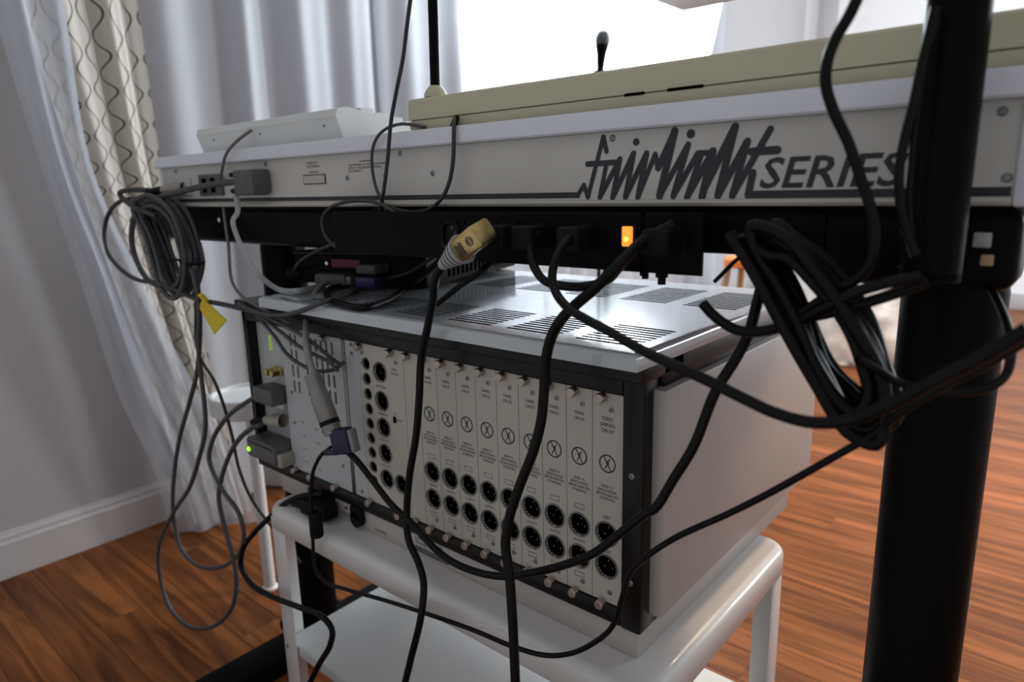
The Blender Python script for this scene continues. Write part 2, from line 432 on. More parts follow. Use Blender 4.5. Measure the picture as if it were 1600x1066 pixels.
CABLE_PATHS = {
  'cord_socket_loop': (0.0039, [(-0.395, 0.5, 0.8399), (-0.3953, 0.4887, 0.8291), (-0.3851, 0.4775, 0.8144), (-0.3665, 0.47, 0.8005), (-0.3458, 0.47, 0.797), (-0.3208, 0.47, 0.7988), (-0.3057, 0.4775, 0.8043), (-0.303, 0.4888, 0.8122), (-0.2983, 0.5, 0.822)]),
  'cord_to_right': (0.0037, [(-0.3454, 0.5, 0.8432), (-0.349, 0.4822, 0.8355), (-0.3482, 0.4644, 0.8219), (-0.3447, 0.4533, 0.8082), (-0.3348, 0.4444, 0.7962), (-0.3169, 0.4356, 0.7865), (-0.2948, 0.4267, 0.7814), (-0.2644, 0.4178, 0.7751), (-0.2328, 0.4089, 0.7677), (-0.2014, 0.4, 0.7625), (-0.179, 0.4, 0.7563), (-0.1578, 0.4, 0.7496), (-0.1377, 0.4, 0.744), (-0.1172, 0.4, 0.7423), (-0.0978, 0.3978, 0.7477), (-0.0784, 0.3933, 0.7606), (-0.0584, 0.3889, 0.7782), (-0.038, 0.3844, 0.7954), (-0.0201, 0.38, 0.8131)]),
  'cord_down_centre': (0.0047, [(-0.2598, 0.5, 0.8479), (-0.2767, 0.4859, 0.8374), (-0.2821, 0.4718, 0.8273), (-0.2895, 0.4594, 0.815), (-0.3051, 0.4559, 0.7991), (-0.3201, 0.4524, 0.7858), (-0.3329, 0.4512, 0.7735), (-0.3471, 0.4547, 0.7554), (-0.3564, 0.4582, 0.7331), (-0.359, 0.4582, 0.7036), (-0.3596, 0.4547, 0.6789), (-0.3661, 0.4512, 0.6495), (-0.3799, 0.4476, 0.6136), (-0.3903, 0.4441, 0.5811), (-0.3938, 0.4406, 0.5519), (-0.3869, 0.4371, 0.5227), (-0.3813, 0.4335, 0.4794), (-0.3765, 0.43, 0.407)]),
  'cord_gold_plug': (0.0043, [(-0.4906, 0.47, 0.8085), (-0.5099, 0.475, 0.7908), (-0.5207, 0.48, 0.7676), (-0.5362, 0.485, 0.7366), (-0.5548, 0.49, 0.6977), (-0.5615, 0.49, 0.6523), (-0.5707, 0.49, 0.6047), (-0.586, 0.49, 0.5535), (-0.5943, 0.49, 0.5103), (-0.5895, 0.485, 0.4722), (-0.5675, 0.48, 0.4503), (-0.5488, 0.47, 0.4356), (-0.5448, 0.46, 0.401), (-0.5621, 0.455, 0.3384), (-0.5742, 0.45, 0.2915)]),
  'cord_behind_gold': (0.003, [(-0.471, 0.55, 0.8112), (-0.4804, 0.532, 0.8057), (-0.4869, 0.516, 0.795), (-0.5105, 0.504, 0.7773), (-0.5242, 0.496, 0.765), (-0.53, 0.49, 0.7599)]),
  'cord_vga_sweep': (0.004, [(-0.7096, 0.488, 0.5567), (-0.6877, 0.4888, 0.5479), (-0.6563, 0.4896, 0.5264), (-0.6229, 0.4889, 0.5056), (-0.5852, 0.4868, 0.4937), (-0.561, 0.4845, 0.4844), (-0.5365, 0.4805, 0.4784), (-0.5026, 0.4764, 0.4757), (-0.4578, 0.4723, 0.4819), (-0.4197, 0.4682, 0.4946), (-0.3846, 0.4645, 0.5131), (-0.3435, 0.4625, 0.5375), (-0.3082, 0.4605, 0.5632), (-0.2807, 0.46, 0.5917), (-0.2573, 0.46, 0.6171), (-0.2481, 0.46, 0.625), (-0.2326, 0.46, 0.6547), (-0.217, 0.46, 0.6854), (-0.2032, 0.4636, 0.73), (-0.1907, 0.4677, 0.7562), (-0.1853, 0.4755, 0.7743), (-0.1826, 0.4877, 0.8063), (-0.1807, 0.5, 0.8227)]),
  'cord_vga_thin': (0.0026, [(-0.7424, 0.49, 0.551), (-0.7681, 0.4888, 0.5315), (-0.7889, 0.4875, 0.5005), (-0.7951, 0.4862, 0.4678), (-0.7956, 0.485, 0.442), (-0.7977, 0.4838, 0.3947), (-0.7967, 0.4825, 0.3575), (-0.7748, 0.4812, 0.3463), (-0.7215, 0.48, 0.355), (-0.6372, 0.4788, 0.3735), (-0.5629, 0.4775, 0.3882), (-0.4768, 0.4762, 0.403), (-0.4196, 0.475, 0.41), (-0.376, 0.4738, 0.4207), (-0.3411, 0.4725, 0.4401), (-0.3095, 0.4712, 0.4699), (-0.293, 0.47, 0.4932), (-0.2833, 0.4687, 0.5249), (-0.2759, 0.4675, 0.5514), (-0.263, 0.4662, 0.5701), (-0.2336, 0.465, 0.6006), (-0.1881, 0.4612, 0.638), (-0.1585, 0.4575, 0.6639), (-0.1174, 0.4537, 0.7024), (-0.0903, 0.45, 0.7288), (-0.0815, 0.445, 0.7411), (-0.0597, 0.44, 0.7636), (-0.0398, 0.435, 0.7811), (-0.0221, 0.43, 0.7984)]),
  'cord_mains_inlet': (0.0044, [(-0.8254, 0.525, 0.4475), (-0.8745, 0.5175, 0.4321), (-0.9056, 0.51, 0.4153), (-0.9494, 0.5025, 0.3789), (-0.9901, 0.495, 0.3421), (-1.0224, 0.4893, 0.3036), (-1.0296, 0.4871, 0.2715), (-1.0023, 0.485, 0.2545), (-0.9389, 0.4829, 0.2575), (-0.8426, 0.4807, 0.2759), (-0.7793, 0.4786, 0.287), (-0.7575, 0.4764, 0.2783), (-0.7624, 0.4743, 0.2537), (-0.7901, 0.4721, 0.2125), (-0.8335, 0.47, 0.144)]),
  'cord_over_top': (0.0032, [(-0.1144, 0.43, 0.9836), (-0.1208, 0.43, 0.9682), (-0.1272, 0.43, 0.9567), (-0.1308, 0.43, 0.9455), (-0.1318, 0.4329, 0.9339), (-0.1283, 0.4386, 0.9193), (-0.1204, 0.4443, 0.9012), (-0.1129, 0.45, 0.8792), (-0.1065, 0.4529, 0.8605), (-0.1042, 0.4557, 0.8453), (-0.1061, 0.4586, 0.8304), (-0.1135, 0.46, 0.8192), (-0.1271, 0.46, 0.8097), (-0.1412, 0.46, 0.7985), (-0.1558, 0.46, 0.7871)]),
  'cord_pole_outer': (0.0028, [(-0.0882, 0.475, 0.9739), (-0.0902, 0.4738, 0.9572), (-0.0916, 0.4725, 0.9435), (-0.0936, 0.4712, 0.9227), (-0.0962, 0.47, 0.9032), (-0.0975, 0.47, 0.8868), (-0.0965, 0.47, 0.8719), (-0.0926, 0.47, 0.855), (-0.0846, 0.47, 0.8343)]),
  'cord_pole_inner': (0.0019, [(-0.0872, 0.48, 0.9678), (-0.0911, 0.4783, 0.9476), (-0.092, 0.4767, 0.9265), (-0.0927, 0.475, 0.9049), (-0.0924, 0.475, 0.8866), (-0.092, 0.475, 0.868), (-0.0883, 0.475, 0.8452)]),
  'cord_stub': (0.0037, [(-0.2048, 0.44, 0.799), (-0.1998, 0.444, 0.7917), (-0.192, 0.448, 0.7847), (-0.1825, 0.452, 0.7801), (-0.169, 0.456, 0.7806), (-0.1536, 0.46, 0.786), (-0.1366, 0.456, 0.7962), (-0.1207, 0.452, 0.8064), (-0.1068, 0.452, 0.8147), (-0.0924, 0.456, 0.8199), (-0.0784, 0.46, 0.8235)]),
  'cord_bracket': (0.0037, [(-0.1619, 0.46, 0.782), (-0.1476, 0.46, 0.7902), (-0.1261, 0.46, 0.7974), (-0.1084, 0.462, 0.8045), (-0.0921, 0.466, 0.8117), (-0.0765, 0.47, 0.8194)]),
  'cord_right_loop': (0.0027, [(-0.0553, 0.56, 0.8081), (-0.0449, 0.532, 0.7978), (-0.0365, 0.504, 0.787), (-0.0327, 0.486, 0.7768), (-0.0339, 0.478, 0.7659), (-0.0401, 0.47, 0.7598), (-0.0533, 0.466, 0.7557), (-0.069, 0.462, 0.7551), (-0.0836, 0.456, 0.7588), (-0.093, 0.448, 0.7664), (-0.1041, 0.44, 0.7744)]),
  'cord_strap': (0.0017, [(-0.1886, 0.5, 0.8306), (-0.2009, 0.505, 0.8269), (-0.2116, 0.51, 0.8216), (-0.2221, 0.515, 0.8121), (-0.2324, 0.52, 0.8028)]),
  'wire_from_above': (0.0022, [(-0.5605, 0.51, 1.079), (-0.5744, 0.5129, 1.0457), (-0.5863, 0.5157, 1.0166), (-0.6028, 0.5186, 0.9866), (-0.6189, 0.5214, 0.9548), (-0.6315, 0.5243, 0.9175), (-0.6454, 0.5271, 0.8822), (-0.6598, 0.53, 0.8563), (-0.6709, 0.5293, 0.8335), (-0.6866, 0.5286, 0.8177), (-0.719, 0.5279, 0.8071), (-0.7524, 0.5271, 0.8124), (-0.7714, 0.5264, 0.83), (-0.7708, 0.5257, 0.8464), (-0.754, 0.525, 0.8594), (-0.7218, 0.5229, 0.8665), (-0.6805, 0.5207, 0.8687), (-0.6458, 0.5186, 0.8656), (-0.6178, 0.5164, 0.8563), (-0.5789, 0.5143, 0.8399), (-0.5371, 0.5121, 0.8232), (-0.5115, 0.51, 0.8142)]),
  'wire_case_down': (0.0022, [(-0.5599, 0.562, 0.9571), (-0.5399, 0.541, 0.9478), (-0.5332, 0.533, 0.9327), (-0.5355, 0.533, 0.91), (-0.5425, 0.5327, 0.887), (-0.5535, 0.5309, 0.8703), (-0.5726, 0.5309, 0.8594), (-0.6005, 0.5327, 0.855), (-0.6313, 0.5345, 0.8577), (-0.6686, 0.5445, 0.8633), (-0.7038, 0.5573, 0.8551), (-0.7309, 0.57, 0.838)]),
  'wire_plug_tail': (0.0028, [(-0.6763, 0.535, 0.8392), (-0.6981, 0.54, 0.8228), (-0.7351, 0.545, 0.8198), (-0.7877, 0.55, 0.8111), (-0.8597, 0.5667, 0.7955), (-0.9208, 0.5833, 0.779), (-0.9656, 0.6, 0.761), (-0.9846, 0.6167, 0.7488), (-0.9667, 0.6333, 0.7471), (-0.9438, 0.65, 0.755)]),
  'wire_grey_arc': (0.0019, [(-0.6092, 0.563, 0.9499), (-0.6441, 0.556, 0.9556), (-0.6507, 0.535, 0.9473), (-0.6649, 0.532, 0.933), (-0.672, 0.533, 0.9122), (-0.6702, 0.535, 0.8847), (-0.66, 0.535, 0.8681), (-0.654, 0.535, 0.8561)]),
  'wire_white_keyboard': (0.0034, [(-0.9779, 0.556, 0.9713), (-0.9811, 0.536, 0.9572), (-1.0095, 0.531, 0.9395), (-1.0283, 0.531, 0.917), (-1.0874, 0.5573, 0.8842), (-1.053, 0.5391, 0.8448), (-1.0264, 0.5264, 0.8018), (-1.0155, 0.5191, 0.7538), (-0.9829, 0.5118, 0.7344), (-0.9414, 0.51, 0.7218), (-0.8906, 0.51, 0.7125), (-0.8476, 0.51, 0.7033)]),
  'lead_dsub_keyboard': (0.0049, [(-0.9442, 0.522, 0.899), (-1.0324, 0.5184, 0.8955), (-1.0991, 0.5148, 0.8901), (-1.1974, 0.5112, 0.8794), (-1.275, 0.51, 0.8661), (-1.3274, 0.51, 0.8403), (-1.3502, 0.51, 0.7997), (-1.3421, 0.511, 0.7649), (-1.3155, 0.514, 0.7334), (-1.2519, 0.517, 0.7214), (-1.1804, 0.52, 0.7176)]),
  'lead_din_keyboard': (0.0045, [(-1.2527, 0.52, 0.8894), (-1.3255, 0.512, 0.8918), (-1.3735, 0.51, 0.8869), (-1.3419, 0.506, 0.8731), (-1.2758, 0.5, 0.8599), (-1.2054, 0.5, 0.8474)]),
  'lead_wide_loop': (0.0039, [(-1.2954, 0.52, 0.8713), (-1.3404, 0.5167, 0.8762), (-1.3915, 0.5133, 0.8709), (-1.4434, 0.51, 0.8474), (-1.4666, 0.5067, 0.8134), (-1.4523, 0.5033, 0.7774), (-1.3951, 0.5, 0.749), (-1.3251, 0.5, 0.7332), (-1.2289, 0.5, 0.733), (-1.1582, 0.5, 0.7241), (-1.0994, 0.5033, 0.7158), (-1.0227, 0.5067, 0.7139), (-0.9311, 0.51, 0.7104)]),
  'lead_din_loop': (0.004, [(-0.9556, 0.51, 0.5311), (-0.9815, 0.5084, 0.5208), (-1.0241, 0.5068, 0.4935), (-1.0572, 0.5052, 0.4617), (-1.0975, 0.5036, 0.4059), (-1.1137, 0.502, 0.3627), (-1.1002, 0.5004, 0.3107), (-1.0845, 0.5, 0.2686), (-1.0801, 0.5, 0.2282), (-1.0994, 0.5, 0.1715), (-1.1617, 0.5, 0.1046), (-1.2547, 0.5, 0.0473), (-1.3386, 0.5, 0.0236), (-1.3994, 0.4996, 0.0354), (-1.4241, 0.4988, 0.0891), (-1.4072, 0.498, 0.1666), (-1.3071, 0.4972, 0.2783), (-1.2133, 0.4964, 0.3596), (-1.1594, 0.4956, 0.4257), (-1.1149, 0.4952, 0.4958), (-1.1087, 0.496, 0.5442), (-1.1099, 0.4968, 0.6068), (-1.1066, 0.4976, 0.6428), (-1.0954, 0.4984, 0.6834), (-1.091, 0.4992, 0.7233), (-1.1011, 0.5, 0.7657)]),
  'lead_dsub_loop': (0.0039, [(-0.9671, 0.515, 0.5742), (-0.9916, 0.5123, 0.5621), (-1.0624, 0.5095, 0.5219), (-1.1204, 0.5068, 0.4681), (-1.1362, 0.5041, 0.4287), (-1.1061, 0.5014, 0.3984), (-1.0836, 0.5005, 0.3827), (-1.0471, 0.5014, 0.3604), (-1.0371, 0.5023, 0.327), (-1.0558, 0.5032, 0.287), (-1.1043, 0.5041, 0.2447), (-1.1818, 0.505, 0.2043), (-1.2557, 0.5041, 0.1869), (-1.3043, 0.5032, 0.2002), (-1.3196, 0.5023, 0.2465), (-1.3085, 0.5014, 0.3059), (-1.2775, 0.5005, 0.3765), (-1.2348, 0.5005, 0.4512), (-1.178, 0.5014, 0.5275), (-1.1347, 0.5023, 0.5907), (-1.1123, 0.5032, 0.6486), (-1.0994, 0.5041, 0.7136), (-1.1017, 0.505, 0.7703)]),
  'lead_thin_drop': (0.0029, [(-1.1209, 0.51, 0.7215), (-1.1533, 0.5167, 0.6175), (-1.1217, 0.5233, 0.5701), (-1.1134, 0.53, 0.5289), (-1.1296, 0.5467, 0.461), (-1.1519, 0.5633, 0.3877), (-1.154, 0.58, 0.3251), (-1.1231, 0.5933, 0.2773), (-1.0943, 0.6067, 0.2418), (-1.0705, 0.62, 0.202)]),
  'lead_ribbon': (0.0043, [(-0.9936, 0.53, 0.8834), (-0.9804, 0.524, 0.8667), (-0.972, 0.518, 0.8539), (-0.9764, 0.512, 0.8422), (-0.9714, 0.512, 0.8227), (-0.9587, 0.515, 0.7958), (-0.9339, 0.518, 0.7668), (-0.9215, 0.5389, 0.7425), (-0.8692, 0.5411, 0.7425), (-0.8869, 0.5906, 0.7425), (-0.9158, 0.6401, 0.7445)]),
  'lead_hanging_plug': (0.0045, [(-0.8952, 0.62, 0.7492), (-0.8808, 0.59, 0.744), (-0.859, 0.56, 0.7343), (-0.8354, 0.5329, 0.7145), (-0.8038, 0.5071, 0.6953), (-0.7764, 0.4893, 0.6777), (-0.7662, 0.4871, 0.6563), (-0.7535, 0.485, 0.6424)]),
  'lead_across_top': (0.0032, [(-0.8181, 0.645, 0.7476), (-0.8165, 0.6137, 0.742), (-0.7834, 0.5559, 0.742), (-0.7407, 0.494, 0.7439), (-0.811, 0.497, 0.7234), (-0.8736, 0.5, 0.713), (-0.9232, 0.5, 0.7146), (-0.9655, 0.5, 0.722)]),
  'lead_black_loop': (0.0043, [(-0.8614, 0.6138, 0.7425), (-0.8493, 0.5825, 0.7425), (-0.7901, 0.5348, 0.7425), (-0.7261, 0.5075, 0.7425), (-0.6694, 0.5048, 0.7425), (-0.6848, 0.551, 0.7425), (-0.7719, 0.6671, 0.7425), (-0.6877, 0.62, 0.7682), (-0.6306, 0.6, 0.7942)]),
  'lead_vga_box': (0.0025, [(-0.7906, 0.64, 0.7539), (-0.7273, 0.63, 0.769), (-0.6787, 0.62, 0.7875), (-0.6171, 0.59, 0.806), (-0.564, 0.56, 0.8194)]),
  'lead_drape_upper': (0.0026, [(-0.9288, 0.505, 0.7133), (-0.8792, 0.5025, 0.7057), (-0.8353, 0.5, 0.7), (-0.8019, 0.5025, 0.6911), (-0.7706, 0.505, 0.678), (-0.761, 0.515, 0.6642), (-0.7523, 0.525, 0.6529)]),
  'lead_drape_lower': (0.0027, [(-0.9263, 0.505, 0.7078), (-0.8797, 0.505, 0.6802), (-0.8551, 0.505, 0.6602), (-0.8203, 0.505, 0.6487), (-0.7752, 0.505, 0.6466), (-0.7603, 0.515, 0.6485), (-0.7473, 0.525, 0.6589)]),
  'lead_drape_middle': (0.0026, [(-0.9191, 0.505, 0.7086), (-0.8615, 0.505, 0.6888), (-0.8237, 0.505, 0.6754), (-0.781, 0.506, 0.6667), (-0.7557, 0.508, 0.6612), (-0.7416, 0.51, 0.6508)]),
}
COIL_LOOPS = {
  'right_coil': [(-0.1829, 0.47, 0.8378), (-0.1685, 0.47, 0.8174), (-0.1507, 0.47, 0.786), (-0.1328, 0.47, 0.7553), (-0.1143, 0.47, 0.7328), (-0.0996, 0.47, 0.7279), (-0.0939, 0.47, 0.7394), (-0.1012, 0.47, 0.7644), (-0.1154, 0.47, 0.792), (-0.1353, 0.47, 0.8187), (-0.1552, 0.47, 0.8362), (-0.1712, 0.47, 0.8425)],
  'left_coil': [(-1.2882, 0.515, 0.8637), (-1.2166, 0.515, 0.87), (-1.1563, 0.515, 0.8471), (-1.1335, 0.515, 0.8062), (-1.1306, 0.515, 0.7751), (-1.1517, 0.515, 0.7399), (-1.1831, 0.515, 0.7202), (-1.2184, 0.515, 0.7331), (-1.2401, 0.515, 0.7696), (-1.2573, 0.515, 0.8133), (-1.2853, 0.515, 0.8483)],
}

def mesh_of(mb, name, ang=35):
    """mesh datablock only (for parts that repeat)"""
    o = mb.build(name, ang=ang)
    me = o.data
    bpy.data.objects.remove(o)
    return me

def inst(name, me, parent, loc, rot=(0, 0, 0), scale=None):
    o = bpy.data.objects.new(name, me)
    COL.objects.link(o)
    o.parent = parent
    o.location = Vector(loc) - world_loc(parent)
    o.rotation_euler = rot
    if scale: o.scale = scale
    return o

# ================================================================== THE ROOM
WX, FARY = -1.90, 5.65          # left wall plane, far wall plane
RX = 1.7
fl = MB().box((WX - .1, -.2, -.06), (RX, FARY + .1, -.012), 'black_void').build('floor')
struct(fl, 'warm oak plank floor')
cache = {}
PW = 0.085
y = -0.2; row = 0
while y < FARY:
    x = WX - (row * 0.437) % 1.15
    while x < RX:
        a, b = max(x, WX), min(x + 1.15, RX)
        L = round(b - a, 3)
        if L > 0.03:
            key = (L, min(PW, round(FARY - y, 3)))
            if key not in cache:
                cache[key] = mesh_of(MB().box((0.0002, 0.0002, -.012), (L - .0002, key[1] - .0002, 0), 'floor_oak', 0.0005, 1), 'plank')
            inst('plank', cache[key], fl, (a, y, 0))
        x += 1.15
    y += PW; row += 1

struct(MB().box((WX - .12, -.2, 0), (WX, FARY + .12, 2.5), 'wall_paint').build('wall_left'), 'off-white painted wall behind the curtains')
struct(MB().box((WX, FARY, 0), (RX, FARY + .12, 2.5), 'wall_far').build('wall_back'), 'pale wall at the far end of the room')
struct(MB().box((WX - .12, -.2, 2.5), (RX, FARY + .12, 2.6), 'ceiling_white').build('ceiling'), 'plain white ceiling')
# right-hand wall (far part only) with a window added for the fill light
wr = MB()
wy0, wy1, wz0, wz1 = 3.8, 5.1, .85, 2.05
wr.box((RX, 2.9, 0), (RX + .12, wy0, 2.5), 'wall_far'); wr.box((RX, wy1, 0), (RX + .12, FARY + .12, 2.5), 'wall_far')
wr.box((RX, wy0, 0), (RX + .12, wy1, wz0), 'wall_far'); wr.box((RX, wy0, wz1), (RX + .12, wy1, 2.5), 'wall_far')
struct(wr.build('wall_right'), 'pale right-hand wall with an opening for the added window')
wf = MB()
wf.box((RX + .02, wy0, wz0), (RX + .07, wy0 + .05, wz1), 'trim_white'); wf.box((RX + .02, wy1 - .05, wz0), (RX + .07, wy1, wz1), 'trim_white')
wf.box((RX + .02, wy0, wz0), (RX + .07, wy1, wz0 + .05), 'trim_white'); wf.box((RX + .02, wy0, wz1 - .05), (RX + .07, wy1, wz1), 'trim_white')
wf.box((RX + .03, (wy0 + wy1) / 2 - .02, wz0), (RX + .06, (wy0 + wy1) / 2 + .02, wz1), 'trim_white')
struct(wf.build('added_window_1'), 'unseen white framed window added to brighten the far walls')

bb = MB()
prof = [(0, 0), (.016, 0), (.016, .085), (.011, .092), (.011, .100), (.007, .104), (.004, .112), (0, .112)]
bb.add([(WX + p[0], -.2, p[1]) for p in prof] + [(WX + p[0], FARY, p[1]) for p in prof],
       [(i, (i + 1) % 8, 8 + (i + 1) % 8, 8 + i) for i in range(8)] + [tuple(range(8)), tuple(range(15, 7, -1))], 'trim_white')
struct(bb.build('baseboard_left', ang=20), 'white moulded baseboard along the left wall')
struct(MB().box((WX, FARY - .016, 0), (RX, FARY, .11), 'trim_white', .003).build('baseboard_back'), 'white baseboard along the far wall')
# door casing beside the far corner
struct(MB().box((WX + .10, FARY - .03, .0), (WX + .24, FARY, 2.2), 'trim_white', .006).build('trim_1'), 'white upright casing beside the far corner')
struct(MB().box((WX + .98, FARY - .03, .0), (WX + 1.02, FARY, 2.2), 'trim_white', .006).build('trim_2'), 'thin upright trim on the far wall')

# ------------------------------------------------------------------ curtains
def curtain(name, mt, edge_a, edge_b, folds, amp, label, cat='curtain', nu=70, nv=46, seed=1, group=None, depthdir=None, width=None):
    """cloth between two edge curves (lists of (x,y,z) from top to hem), gathered into vertical folds"""
    rnd = random.Random(seed)
    A = spline(edge_a, 10); B = spline(edge_b, 10)
    def at(P, t):
        f = t * (len(P) - 1); i = min(int(f), len(P) - 2)
        return P[i].lerp(P[i + 1], f - i)
    ph = [rnd.uniform(0, 6.28) for _ in range(5)]
    w0 = (at(A, 0) - at(B, 0)).length if width is None else width
    vs, fs, uvs = [], [], []
    H = (A[0] - A[-1]).length
    for j in range(nv + 1):
        t = j / nv
        a, b = at(A, t), at(B, t)
        d = (b - a); n = Vector((d.y, -d.x, 0)).normalized()
        for i in range(nu + 1):
            u = i / nu
            g = u + 0.035 * math.sin(2 * math.pi * u * folds / 2.7 + ph[0]) + .010 * math.sin(5 * t + ph[1] + 9 * u)
            k = math.sin(2 * math.pi * g * folds + ph[2]) + .35 * math.sin(2 * math.pi * g * folds * 2.1 + ph[3] + 1.5 * t)
            s = amp * (0.75 + .25 * math.sin(7 * u + ph[4])) * (0.85 + .3 * t)
            p = a + d * u + n * (k * s)
            vs.append(p); uvs.append((u * w0 * 1.6, t * H))
    for j in range(nv):
        for i in range(nu):
            q = j * (nu + 1) + i
            fs.append((q, q + 1, q + nu + 2, q + nu + 1))
    me = bpy.data.meshes.new(name)
    me.from_pydata(vs, [], fs)
    me.materials.append(MATS[mt])
    uvl = me.uv_layers.new(name='UVMap')
    for l in me.loops:
        uvl.data[l.index].uv = uvs[l.vertex_index]
    me.polygons.foreach_set('use_smooth', [True] * len(me.polygons))
    o = bpy.data.objects.new(name, me); COL.objects.link(o)
    tag(o, label, cat, group)
    return o

curtain('patterned_curtain', 'cloth_pattern',
        [(-1.80, .47, 2.30), (-1.80, .530, 1.30), (-1.79, .575, .95), (-1.79, .615, .72), (-1.78, .67, .42), (-1.76, .72, .012)],
        [(-1.80, .73, 2.30), (-1.80, .765, 1.30), (-1.79, .768, .95), (-1.79, .79, .72), (-1.76, .82, .42), (-1.72, .865, .012)],
        2.6, .020, 'cream curtain printed with brown wavy lines, hanging at the left', seed=3, width=.30)
curtain('sheer_curtain', 'cloth_sheer',
        [(-1.72, .42, 2.30), (-1.72, .455, 1.30), (-1.73, .495, .95), (-1.73, .535, .70), (-1.75, .58, .42), (-1.77, .64, .20), (-1.77, .665, .010)],
        [(-1.72, .555, 2.30), (-1.72, .585, 1.30), (-1.72, .590, .95), (-1.72, .645, .74), (-1.70, .71, .50), (-1.66, .80, .22), (-1.655, .855, .010)],
        1.7, .012, 'bluish see-through curtain swept across the patterned one', seed=5, width=.2)
edges = [.775, 1.10, 1.52, 1.98, 2.52, 3.25, 4.06]
labs = ['white gathered curtain panel right beside the patterned curtain', 'white gathered curtain panel behind the white computer keyboard',
        'white gathered curtain panel behind the looping thin wire', 'white gathered curtain panel behind the thin black rod',
        'bright white curtain panel left of the lamp umbrella', 'bright white curtain panel furthest along the wall, behind the umbrella']
for i in range(6):
    a, b = edges[i], edges[i + 1]
    curtain('white_curtain', 'cloth_white',
            [(-1.83, a - .01, 2.32), (-1.83, a - .005, 1.2), (-1.825, a, .012)], [(-1.83, b + .01, 2.32), (-1.83, b + .005, 1.2), (-1.825, b, .012)],
            max(1.6, (b - a) / .20), .028, labs[i], seed=11 + i, nu=90, nv=20, group='white curtain panels along the left wall')

# ------------------------------------------------------------------ lamp umbrella, microphone, things at the back
UC = Vector((-1.44, 2.235, 1.52)); UR = 0.405
view = (Vector(CAM_POS) - UC); view.z *= 0.3; view.normalize()
um = thing('lamp_umbrella', 'glowing white photo umbrella on a black stand behind the microphone', 'umbrella', (UC.x - view.x * .28, UC.y - view.y * .28, 0))
side = Vector((0, 0, 1)).cross(view).normalized(); upv = view.cross(side)
cn = MB(); NP = 8; ring = 7
rim_pts = []
vs, fs = [UC.copy() - view * .0], []
for k in range(NP * 4):
    th = 2 * math.pi * k / (NP * 4) + .2
    scal = 1 - 0.075 * math.sin(math.pi * ((k % 4) / 4.0)) ** 1.0        # edge pulled in between ribs
    bulge = 1 - .04 * math.sin(math.pi * ((k % 4) / 4.0))
    for j in range(1, ring + 1):
        rr_ = UR * j / ring * (1 - (1 - scal) * (j / ring) ** 2)
        dz = .16 * (j / ring) ** 2 * bulge
        vs.append(UC - view * dz * -1.0 + side * rr_ * math.cos(th) + upv * rr_ * math.sin(th))
n = NP * 4
for k in range(n):
    k2 = (k + 1) % n
    fs.append((0, 1 + k * ring, 1 + k2 * ring))
    for j in range(ring - 1):
        fs.append((1 + k * ring + j, 1 + k * ring + j + 1, 1 + k2 * ring + j + 1, 1 + k2 * ring + j))
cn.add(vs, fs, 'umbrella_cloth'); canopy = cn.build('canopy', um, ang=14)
for k in range(NP):
    th = 2 * math.pi * (k * 4) / n + .2
    pts = [UC + view * (.16 * (j / ring) ** 2 + .006) + side * UR * j / ring * math.cos(th) + upv * UR * j / ring * math.sin(th) for j in range(ring + 1)]
    MB().tube(pts, .0024, 'plug_grey', 6).build('rib', um)
MB().cyl(UC + view * .05, UC - view * .28, .005, 'chrome').build('shaft', um)
base = UC - view * .28
MB().cyl((base.x, base.y, .0), (base.x, base.y, base.z + .05), .014, 'black_paint').build('stand_pole', um)
MB().box(base - Vector((.05, .05, .06)), base + Vector((.05, .05, .06)), 'black_paint', .01).build('lamp_head', um)
for k in range(3):
    t = k * 2.094 + .4
    MB().cyl((base.x, base.y, .35), (base.x + .19 * math.cos(t), base.y + .19 * math.sin(t), .008), .008, 'black_paint').build('leg', um)

MPX = Vector((-1.275, 1.935, 0))
mc = thing('microphone', 'dark hand-held microphone upright on a thin stand before the glowing umbrella', 'microphone', MPX)
MB().lathe(MPX + Vector((.0, 0, 1.215)), (0.06, 0.05, 1), [(0, .008), (.012, .011), (.07, .017), (.088, .022), (.096, .022)], 'black_paint', 16).build('body', mc)
MB().lathe(MPX + Vector((.006, .005, 1.307)), (0.06, 0.05, 1), [(0, .021), (.004, .0245), (.018, .026), (.034, .0225), (.044, .013), (.048, 0)], 'mic_grille', 16).build('grille', mc)
MB().cyl(MPX + Vector((0, 0, .02)), MPX + Vector((0, 0, 1.205)), .007, 'black_paint').build('stand_pole', mc)
MB().box(MPX + Vector((-.016, -.014, 1.19)), MPX + Vector((.016, .014, 1.235)), 'black_paint', .003).build('clip', mc)
MB().lathe(MPX, (0, 0, 1), [(0, 0), (0, .13), (.012, .13), (.022, .10), (.024, 0)], 'black_paint', 28).build('base', mc)

st = thing('wooden_stool', 'wooden stool with an orange seat seen between the black cables', 'stool', (-1.02, 2.62, 0))
MB().lathe((-1.02, 2.62, .560), (0, 0, 1), [(0, 0), (0, .10), (.006, .108), (.030, .108), (.036, .10), (.036, 0)], 'wood_orange', 28).build('seat', st)
for sx in (-1, 1):
    for sy in (-1, 1):
        MB().cyl((-1.02 + sx * .11, 2.62 + sy * .11, 0), (-1.02 + sx * .07, 2.62 + sy * .07, .562), .014, 'wood_tan').build('leg', st)
MB().cyl((-1.02 - .093, 2.62 - .093, .24), (-1.02 + .093, 2.62 - .093, .24), .008, 'wood_tan').build('rung', st)
MB().cyl((-1.02 - .093, 2.62 + .093, .24), (-1.02 + .093, 2.62 + .093, .24), .008, 'wood_tan').build('rung', st)

